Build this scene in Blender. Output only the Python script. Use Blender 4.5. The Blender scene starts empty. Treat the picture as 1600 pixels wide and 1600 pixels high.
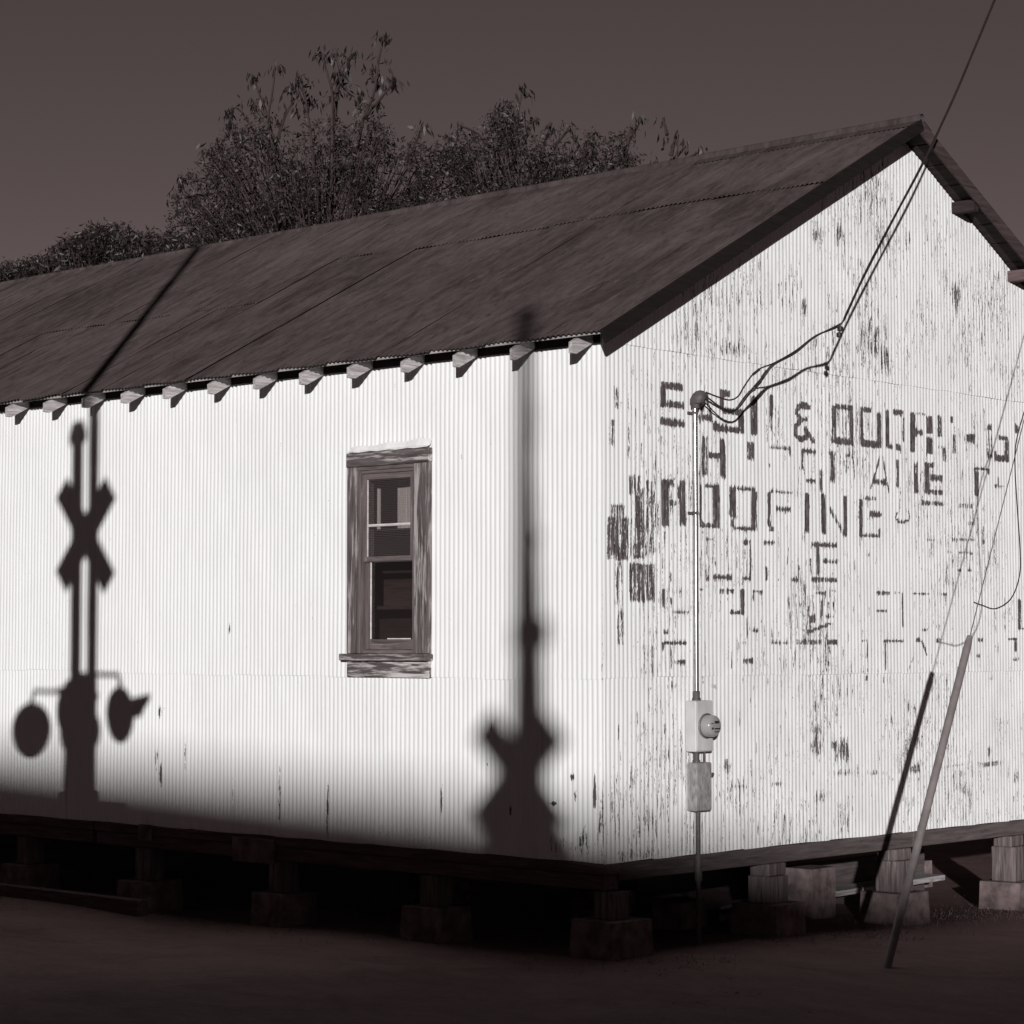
import bpy, math, random
import numpy as np
from mathutils import Vector, Matrix
random.seed(7); RNG = np.random.default_rng(11)
R = math.radians
SC = bpy.context.scene
COL = SC.collection

# ------------------------------------------------------------------ camera
cam_d = bpy.data.cameras.new('camera'); cam = bpy.data.objects.new('camera', cam_d); COL.objects.link(cam)
cam_d.sensor_width = 36.0; cam_d.lens = 82.125; cam_d.clip_start = 0.1; cam_d.clip_end = 2000
cam.location = (11.384, -13.309, 1.64)
_f = Vector((-math.cos(R(47.2)), math.sin(R(47.2)), 0)); _p = R(3.2146)
_dir = Vector((_f.x*math.cos(_p), _f.y*math.cos(_p), math.sin(_p)))
cam.rotation_euler = _dir.to_track_quat('-Z', 'Y').to_euler()
SC.camera = cam

# ------------------------------------------------------------------ sky and sun
SUN_AZ, SUN_EL = 40.0, 7.8          # degrees right of the long wall's normal, degrees above the horizon
TO_SUN = Vector((math.sin(R(SUN_AZ))*math.cos(R(SUN_EL)), -math.cos(R(SUN_AZ))*math.cos(R(SUN_EL)), math.sin(R(SUN_EL))))
world = bpy.data.worlds.new('World'); SC.world = world; world.use_nodes = True
nt = world.node_tree; nt.nodes.clear()
sky = nt.nodes.new('ShaderNodeTexSky'); sky.sky_type = 'NISHITA'; sky.sun_disc = False
sky.sun_elevation = R(SUN_EL); sky.sun_rotation = math.atan2(TO_SUN.x, TO_SUN.y)
sky.air_density = 0.62; sky.dust_density = 0.0; sky.ozone_density = 1.0
sep = nt.nodes.new('ShaderNodeSeparateColor')            # black-and-white film behind a red filter: the red channel only
ton = nt.nodes.new('ShaderNodeMix'); ton.data_type = 'RGBA'; ton.blend_type = 'MULTIPLY'; ton.inputs[0].default_value = 1.0
bg = nt.nodes.new('ShaderNodeBackground'); wo = nt.nodes.new('ShaderNodeOutputWorld')
nt.links.new(sky.outputs[0], sep.inputs[0]); nt.links.new(sep.outputs[0], ton.inputs[6])
ton.inputs[7].default_value = (1.0, 0.765, 0.745, 1)
nt.links.new(ton.outputs[2], bg.inputs[0]); bg.inputs[1].default_value = 0.05
nt.links.new(bg.outputs[0], wo.inputs[0])
sun_d = bpy.data.lights.new('sun', 'SUN'); sun_d.energy = 5.0; sun_d.angle = R(0.53); sun_d.color = (1.0, 0.985, 0.975)
sun = bpy.data.objects.new('sun', sun_d); COL.objects.link(sun); sun.location = TO_SUN*40
sun.rotation_euler = (-TO_SUN).to_track_quat('-Z', 'Y').to_euler()
vs = SC.view_settings; vs.view_transform = 'Standard'; vs.look = 'None'; vs.exposure = -0.28; vs.gamma = 1.0; vs.use_curve_mapping = False

# ------------------------------------------------------------------ materials (toned black-and-white)
def tone(g, k=1.0):
    """neutral grey g with the warm tone of the print; k scales the tint"""
    return (g*(1+.30*k), g*(1-.08*k), g*(1-.085*k), 1)
class NT:
    def __init__(s, name):
        s.m = bpy.data.materials.new(name); s.m.use_nodes = True; s.t = s.m.node_tree; s.t.nodes.clear()
        s.out = s.n('OutputMaterial'); s.b = s.n('BsdfPrincipled'); s.l(s.b.outputs[0], s.out.inputs[0])
        s.pos = s.n('NewGeometry').outputs['Position']
    def n(s, k): return s.t.nodes.new('ShaderNode'+k)
    def l(s, a, b): s.t.links.new(a, b)
    def scaled(s, v, src=None):
        m = s.n('VectorMath'); m.operation = 'MULTIPLY'; s.l(src or s.pos, m.inputs[0]); m.inputs[1].default_value = v; return m.outputs[0]
    def noise(s, v, detail=3.0, rough=.55, src=None, dist=0.0):
        k = s.n('TexNoise'); k.inputs['Scale'].default_value = 1; k.inputs['Detail'].default_value = detail
        k.inputs['Roughness'].default_value = rough; k.inputs['Distortion'].default_value = dist
        s.l(s.scaled(v, src), k.inputs['Vector']); return k.outputs['Fac']
    def math(s, op, a, b=None, c=None, clamp=False):
        m = s.n('Math'); m.operation = op; m.use_clamp = clamp
        for i, x in enumerate((a, b, c)):
            if x is None: continue
            if isinstance(x, (int, float)): m.inputs[i].default_value = x
            else: s.l(x, m.inputs[i])
        return m.outputs[0]
    def ramp(s, fac, lo, hi, a=0.0, b=1.0):
        m = s.n('MapRange'); m.inputs[1].default_value = lo; m.inputs[2].default_value = hi; m.inputs[3].default_value = a; m.inputs[4].default_value = b
        s.l(fac, m.inputs[0]); return m.outputs[0]
    def mix(s, fac, a, b):
        m = s.n('Mix'); m.data_type = 'RGBA'
        if isinstance(fac, (int, float)): m.inputs[0].default_value = fac
        else: s.l(fac, m.inputs[0])
        for i, x in ((6, a), (7, b)):
            if isinstance(x, tuple): m.inputs[i].default_value = x
            else: s.l(x, m.inputs[i])
        return m.outputs[2]
    def bump(s, h, dist, strength=1.0):
        k = s.n('Bump'); k.inputs['Strength'].default_value = strength; k.inputs['Distance'].default_value = dist
        s.l(h, k.inputs['Height']); s.l(k.outputs[0], s.b.inputs['Normal'])
    def done(s, col, rough=.8, spec=.25, metal=0.0):
        if isinstance(col, tuple): s.b.inputs['Base Color'].default_value = col
        else: s.l(col, s.b.inputs['Base Color'])
        if isinstance(rough, (int, float)): s.b.inputs['Roughness'].default_value = rough
        else: s.l(rough, s.b.inputs['Roughness'])
        s.b.inputs['Specular IOR Level'].default_value = spec; s.b.inputs['Metallic'].default_value = metal
        return s.m

def m_white_sheet():
    s = NT('worn_white_paint')
    at = s.n('Attribute'); at.attribute_name = 'wear'; wear = at.outputs['Fac']
    n1 = s.noise((78, 78, 8), 4, .68); n2 = s.noise((170, 170, 42), 2, .5)
    n3 = s.noise((42, 42, 3.4), 3, .6); nn = s.math('ADD', s.math('ADD', s.math('MULTIPLY', n1, .48), s.math('MULTIPLY', n2, .20)), s.math('MULTIPLY', n3, .32))
    v = s.math('ADD', wear, s.math('MULTIPLY', s.math('SUBTRACT', nn, .5), 3.1))
    mask = s.ramp(v, .44, .54)
    big = s.noise((.9, .9, .7), 4, .6); mid = s.noise((9, 9, 2.2), 3, .6)
    att = s.n('Attribute'); att.attribute_name = 'grime'; gr = att.outputs['Fac']
    g = s.math('ADD', s.math('MULTIPLY', s.ramp(mid, .4, .75), .10), s.math('MULTIPLY', s.ramp(big, .35, .75), .10))
    g = s.math('ADD', g, s.math('MULTIPLY', s.math('MULTIPLY', gr, s.ramp(s.noise((3.5, 3.5, 2.0), 4, .65), .38, .7)), .31), clamp=True)
    white = s.mix(g, tone(.84, .0), tone(.46, .08))
    rust = s.mix(s.ramp(s.noise((40, 40, 14), 3), .35, .7), tone(.045, .5), tone(.12, .45))
    return s.done(s.mix(mask, white, rust), s.ramp(mask, 0, 1, .5, .85), .25)
def m_roof():
    s = NT('rusted_roof_iron')
    a = s.noise((2.6, .62, 1.2), 5, .66, dist=1.6); b = s.noise((13, 3.4, 6), 3, .65, dist=.8); c = s.noise((.5, .5, .5), 3, .5)
    f = s.math('ADD', s.math('MULTIPLY', a, .5), s.math('ADD', s.math('MULTIPLY', b, .25), s.math('MULTIPLY', c, .25)))
    col = s.mix(s.ramp(f, .38, .62), tone(.030, .9), tone(.080, .7))
    dk = s.ramp(s.noise((4.2, 1.2, 2.2), 4, .68, dist=2.0), .54, .68)
    lt = s.ramp(s.noise((7, 1.6, 3.0), 4, .7, dist=1.0), .62, .74)
    col = s.mix(s.math('MULTIPLY', lt, .35), col, tone(.14, .5))
    return s.done(s.mix(s.math('MULTIPLY', dk, .62), col, tone(.024, 1.0)), .9, .1)
def m_wood(name, lo, hi, axis, pale=0.0, palecol=.5, rough=.9, k=1.0, fine=1.0):
    """axis: the direction the grain runs"""
    s = NT(name); f = [34*fine]*3; f[axis] = 2.5*fine; g = [9*fine]*3; g[axis] = 1.6*fine
    n = s.noise(tuple(f), 4, .65, dist=.6); n2 = s.noise(tuple(g), 4, .6)
    col = s.mix(s.ramp(n, .33, .68), tone(lo, k), tone(hi, k))
    if pale: col = s.mix(s.math('MULTIPLY', s.ramp(s.math('ADD', s.math('MULTIPLY', n, .5), s.math('MULTIPLY', n2, .5)), .62-pale*.22, .70-pale*.2), .95), col, tone(palecol, .2))
    s.bump(n, .004, .6); return s.done(col, rough, .15)
def m_plain(name, lo, hi, sc=(20, 20, 20), rough=.8, spec=.25, metal=0., k=1.0, bump=0.0):
    s = NT(name); n = s.noise(sc, 4, .6); 
    if bump: s.bump(n, bump)
    return s.done(s.mix(s.ramp(n, .33, .68), tone(lo, k), tone(hi, k)), rough, spec, metal)
def m_glass():
    s = NT('window_glass'); tr = s.n('BsdfTransparent'); tr.inputs[0].default_value = (.8, .79, .78, 1)
    gl = s.n('BsdfGlossy'); gl.inputs['Roughness'].default_value = .02; mx = s.n('MixShader')
    mx.inputs[0].default_value = .06; s.l(tr.outputs[0], mx.inputs[1]); s.l(gl.outputs[0], mx.inputs[2]); s.l(mx.outputs[0], s.out.inputs[0]); return s.m
def m_screen():
    s = NT('fly_screen'); tr = s.n('BsdfTransparent'); mx = s.n('MixShader'); w = s.n('TexWave'); w.bands_direction = 'Z'
    w.inputs['Scale'].default_value = 22; w.inputs['Distortion'].default_value = 0; s.l(s.scaled((1, 1, 1)), w.inputs['Vector'])
    s.l(s.ramp(w.outputs['Fac'], .3, .9, .02, .13), mx.inputs[0]); s.l(tr.outputs[0], mx.inputs[1]); s.l(s.b.outputs[0], mx.inputs[2]); s.l(mx.outputs[0], s.out.inputs[0])
    return s.done(tone(.2, .5), .7, .2)
def m_leaf(name, lo, hi):
    s = NT(name); oi = s.n('Attribute'); oi.attribute_name = 'shade'
    col = s.mix(oi.outputs['Fac'], tone(lo, 1.1), tone(hi, .9)); return s.done(col, .5, .35)
def m_ground():
    s = NT('dirt_ground'); a = s.noise((.35, .6, .5), 5, .6); b = s.noise((14, 14, 14), 4, .7); c = s.noise((1.6, 2.6, 1), 4, .6, dist=1.0)
    f = s.math('ADD', s.math('MULTIPLY', a, .5), s.math('ADD', s.math('MULTIPLY', b, .2), s.math('MULTIPLY', c, .3)))
    s.bump(b, .03, .7); return s.done(s.mix(s.ramp(f, .36, .62), tone(.07, 1.4), tone(.14, 1.35)), .95, .1)
M = dict(sheet=m_white_sheet(), roof=m_roof(), barge=m_wood('dark_painted_board', .006, .012, 1, 0), bargeR=m_wood('weathered_rake_board', .025, .06, 1, .0, .3),
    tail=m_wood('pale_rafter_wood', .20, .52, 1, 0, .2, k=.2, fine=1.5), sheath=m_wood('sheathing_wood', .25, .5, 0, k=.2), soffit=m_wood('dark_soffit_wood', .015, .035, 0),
    sill=m_wood('sill_beam_timber_x', .06, .12, 0), silly=m_wood('sill_beam_timber_y', .05, .11, 1, k=.6), post=m_wood('pier_post_timber', .05, .17, 2, .15, .26, k=.6),
    case=m_wood('peeling_casing_upright', .05, .14, 2, .52, .34, k=.5), casex=m_wood('peeling_casing_level', .05, .13, 0, .52, .42, k=.5), sash=m_wood('sash_paint', .06, .14, 2, .12, .4, k=.6),
    sashx=m_wood('sash_paint_level', .06, .16, 0, .12, .4, k=.6), putty=m_plain('pale_putty', .5, .75, rough=.8, k=.2), conc=m_plain('old_concrete', .07, .19, (7, 7, 7), .95, .1, k=.8, bump=.01),
    galv=m_plain('galvanised_conduit', .30, .44, (4, 4, 30), .22, .5, .85, k=.05), box=m_plain('painted_meter_box', .40, .54, (6, 6, 3), .5, .4, k=.04), box2=m_plain('weathered_grey_box', .14, .32, (34, 34, 14), .7, .3, k=.1),
    meter=m_plain('meter_cover', .24, .30, (4, 4, 4), .12, .6, k=.1), black=m_plain('black_rubber', .012, .02, rough=.5, spec=.3), face=m_plain('meter_face', .5, .58, (3, 3, 3), .5, k=.2),
    head=m_plain('dull_grey_casting', .05, .09, (30, 30, 30), .6, .3, k=.4), wire=m_plain('black_cable', .012, .022, rough=.5, spec=.3), strand=m_plain('steel_strand', .16, .24, rough=.45, metal=.6, k=.5),
    guard=m_plain('grey_plastic_guard', .13, .19, (9, 9, 5), .6, .3, k=.4), white=m_plain('white_sign_face', .75, .8, rough=.5, k=.1), signblack=m_plain('black_signal_metal', .015, .025, rough=.5),
    alum=m_plain('dull_aluminium', .35, .45, rough=.4, metal=.7, k=.2), lens=m_plain('signal_lens', .06, .08, rough=.1, spec=.6), stripe=m_plain('dark_gate_stripe', .08, .1, rough=.5),
    brick=m_plain('far_brick', .12, .2, (9, 9, 30), .9, .1), felt=m_plain('roof_felt', .05, .08, (3, 3, 3), .95, .1), pole=m_wood('pole_timber', .08, .16, 2), porcel=m_plain('insulator_glaze', .1, .14, rough=.15, spec=.6),
    apron=m_wood('peeling_apron', .05, .13, 0, .62, .55, k=.4), bark=m_wood('bark', .02, .045, 2), leaf=m_leaf('dry_leaf', .005, .046), leaf2=m_leaf('dark_leaf', .008, .045), grass=m_leaf('dry_grass', .05, .11), glass=m_glass(), screen=m_screen(), ground=m_ground(),
    inner=m_wood('inner_board', .6, .78, 2, k=.2), innerd=m_wood('inner_dark_timber', .03, .06, 0), flash=m_plain('white_flashing', .72, .82, (5, 5, 5), .5, k=.05))

# ------------------------------------------------------------------ mesh helpers
class MB:
    def __init__(s): s.v = []; s.f = []
    def add(s, vs, fs):
        o = len(s.v); s.v += [tuple(map(float, v)) for v in vs]; s.f += [tuple(i+o for i in f) for f in fs]; return s
    def box(s, x0, x1, y0, y1, z0, z1, b=0.0, mat=None):
        if b <= 0: 
            vs = [(x, y, z) for z in (z0, z1) for y in (y0, y1) for x in (x0, x1)]
            fs = [(0, 2, 3, 1), (4, 5, 7, 6), (0, 1, 5, 4), (2, 6, 7, 3), (0, 4, 6, 2), (1, 3, 7, 5)]
        else:                                   # box with chamfered edges
            c = ((x0+x1)/2, (y0+y1)/2, (z0+z1)/2); h = ((x1-x0)/2, (y1-y0)/2, (z1-z0)/2); b = min(b, min(h)*.6); vs = []; idx = {}
            for sx in (-1, 1):
                for sy in (-1, 1):
                    for sz in (-1, 1):
                        for a in range(3):
                            p = [h[0]-b, h[1]-b, h[2]-b]; p[a] = h[a]
                            idx[sx, sy, sz, a] = len(vs); vs.append((c[0]+sx*p[0], c[1]+sy*p[1], c[2]+sz*p[2]))
            fs = []
            for a in range(3):
                o1, o2 = (a+1) % 3, (a+2) % 3
                for sg in (-1, 1):
                    q = []
                    for u, w in ((-1, -1), (1, -1), (1, 1), (-1, 1)):
                        t = [0, 0, 0]; t[a] = sg; t[o1] = u; t[o2] = w; q.append(idx[t[0], t[1], t[2], a])
                    fs.append(tuple(q if sg > 0 else q[::-1]))
            for a in range(3):                  # edges along axis a
                o1, o2 = (a+1) % 3, (a+2) % 3
                for u in (-1, 1):
                    for w in (-1, 1):
                        def g(sa, ax): 
                            t = [0, 0, 0]; t[a] = sa; t[o1] = u; t[o2] = w; return idx[t[0], t[1], t[2], ax]
                        q = (g(-1, o1), g(1, o1), g(1, o2), g(-1, o2)); fs.append(q if u*w < 0 else q[::-1])
            for sx in (-1, 1):
                for sy in (-1, 1):
                    for sz in (-1, 1):
                        q = tuple(idx[sx, sy, sz, a] for a in range(3)); fs.append(q if sx*sy*sz > 0 else q[::-1])
        if mat is not None: vs = [tuple(mat @ Vector(v)) for v in vs]
        return s.add(vs, fs)
    def tube(s, pts, r, n=8, cap=True):
        pts = [Vector(p) for p in pts]; rs = r if isinstance(r, (list, tuple)) else [r]*len(pts); vs = []; fs = []
        up = Vector((0, 0, 1)); prev = None
        for i, p in enumerate(pts):
            t = (pts[min(i+1, len(pts)-1)]-pts[max(i-1, 0)]).normalized()
            if prev is None: a = t.cross(up if abs(t.z) < .95 else Vector((1, 0, 0))).normalized()
            else: a = (prev - t*prev.dot(t)).normalized()
            prev = a; b = t.cross(a)
            for k in range(n):
                an = 2*math.pi*k/n; vs.append(p+(a*math.cos(an)+b*math.sin(an))*rs[i])
        for i in range(len(pts)-1):
            for k in range(n):
                fs.append((i*n+k, i*n+(k+1) % n, (i+1)*n+(k+1) % n, (i+1)*n+k))
        if cap: fs.append(tuple(range(n-1, -1, -1))); fs.append(tuple(range((len(pts)-1)*n, len(pts)*n)))
        return s.add(vs, fs)
    def lathe(s, origin, axis, prof, n=20):
        """prof: list of (distance along axis, radius)"""
        o = Vector(origin); t = Vector(axis).normalized(); a = t.cross(Vector((0, 0, 1)) if abs(t.z) < .9 else Vector((1, 0, 0))).normalized(); b = t.cross(a); vs = []; fs = []
        for d, r in prof:
            for k in range(n): an = 2*math.pi*k/n; vs.append(o+t*d+(a*math.cos(an)+b*math.sin(an))*max(r, 1e-4))
        for i in range(len(prof)-1):
            for k in range(n): fs.append((i*n+k, i*n+(k+1) % n, (i+1)*n+(k+1) % n, (i+1)*n+k))
        fs.append(tuple(range(n-1, -1, -1))); fs.append(tuple(range((len(prof)-1)*n, len(prof)*n)))
        return s.add(vs, fs)
    def mesh(s, name, m, smooth=False):
        me = bpy.data.meshes.new(name); me.from_pydata(s.v, [], s.f); me.materials.append(m)
        if smooth:
            me.polygons.foreach_set('use_smooth', [True]*len(me.polygons)); me.set_sharp_from_angle(angle=R(40))
        me.update(); return me
    def build(s, name, m, parent=None, smooth=False): return put(name, s.mesh(name, m, smooth), parent)
def put(name, me, parent=None, loc=(0, 0, 0), rot=(0, 0, 0)):
    o = bpy.data.objects.new(name, me); COL.objects.link(o); o.parent = parent; o.location = loc; o.rotation_euler = rot; return o
def part(name, bx, m, parent, b=0.003, jitter=None): return MB().box(*bx, b=b).build(name, m, parent)
def tag(o, label, cat, group=None, kind=None):
    if label: o['label'] = label
    if cat: o['category'] = cat
    if group: o['group'] = group
    if kind: o['kind'] = kind
    return o
def thing(name, label, cat, loc=(0, 0, 0), group=None):
    o = bpy.data.objects.new(name, None); COL.objects.link(o); o.location = loc; o.empty_display_size = .2; return tag(o, label, cat, group)
def grid_mesh(name, P, m, attrs=None, smooth=True, drop=None):
    """P: (rows, cols, 3) array -> quad sheet"""
    r, c, _ = P.shape; me = bpy.data.meshes.new(name); me.vertices.add(r*c); me.vertices.foreach_set('co', P.reshape(-1).astype(np.float32))
    i = np.arange(r*c).reshape(r, c); q = np.stack([i[:-1, :-1], i[:-1, 1:], i[1:, 1:], i[1:, :-1]], -1).reshape(-1, 4)
    if drop is not None: q = q[~drop.reshape(-1)]
    me.loops.add(len(q)*4); me.loops.foreach_set('vertex_index', q.reshape(-1).astype(np.int32)); me.polygons.add(len(q))
    me.polygons.foreach_set('loop_start', np.arange(0, len(q)*4, 4, dtype=np.int32)); me.polygons.foreach_set('loop_total', np.full(len(q), 4, np.int32))
    me.polygons.foreach_set('use_smooth', np.full(len(q), smooth)); me.materials.append(m)
    for k, a in (attrs or {}).items():
        at = me.attributes.new(k, 'FLOAT', 'POINT'); at.data.foreach_set('value', a.reshape(-1).astype(np.float32))
    me.update(calc_edges=True); return me

# ------------------------------------------------------------------ ground
GZ = -0.72
def ground_z(x, y): return GZ + .035*np.sin(x*.55+1)*np.cos(y*.4) + .02*np.sin(x*1.7+y*1.1) - .012*np.clip(y, 0, 8)
def make_ground():
    k = np.concatenate([-np.geomspace(900, 26, 16), np.linspace(-24, 24, 121), np.geomspace(26, 900, 16)])
    X, Y = np.meshgrid(k-2, k); Z = ground_z(X, Y)
    far = np.clip((np.hypot(X, Y)-24)/40, 0, 1); Z = Z*(1-far)+GZ*far
    o = put('ground', grid_mesh('ground', np.stack([X, Y, Z], -1), M['ground'])); tag(o, None, None, kind='structure')
make_ground()

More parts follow.
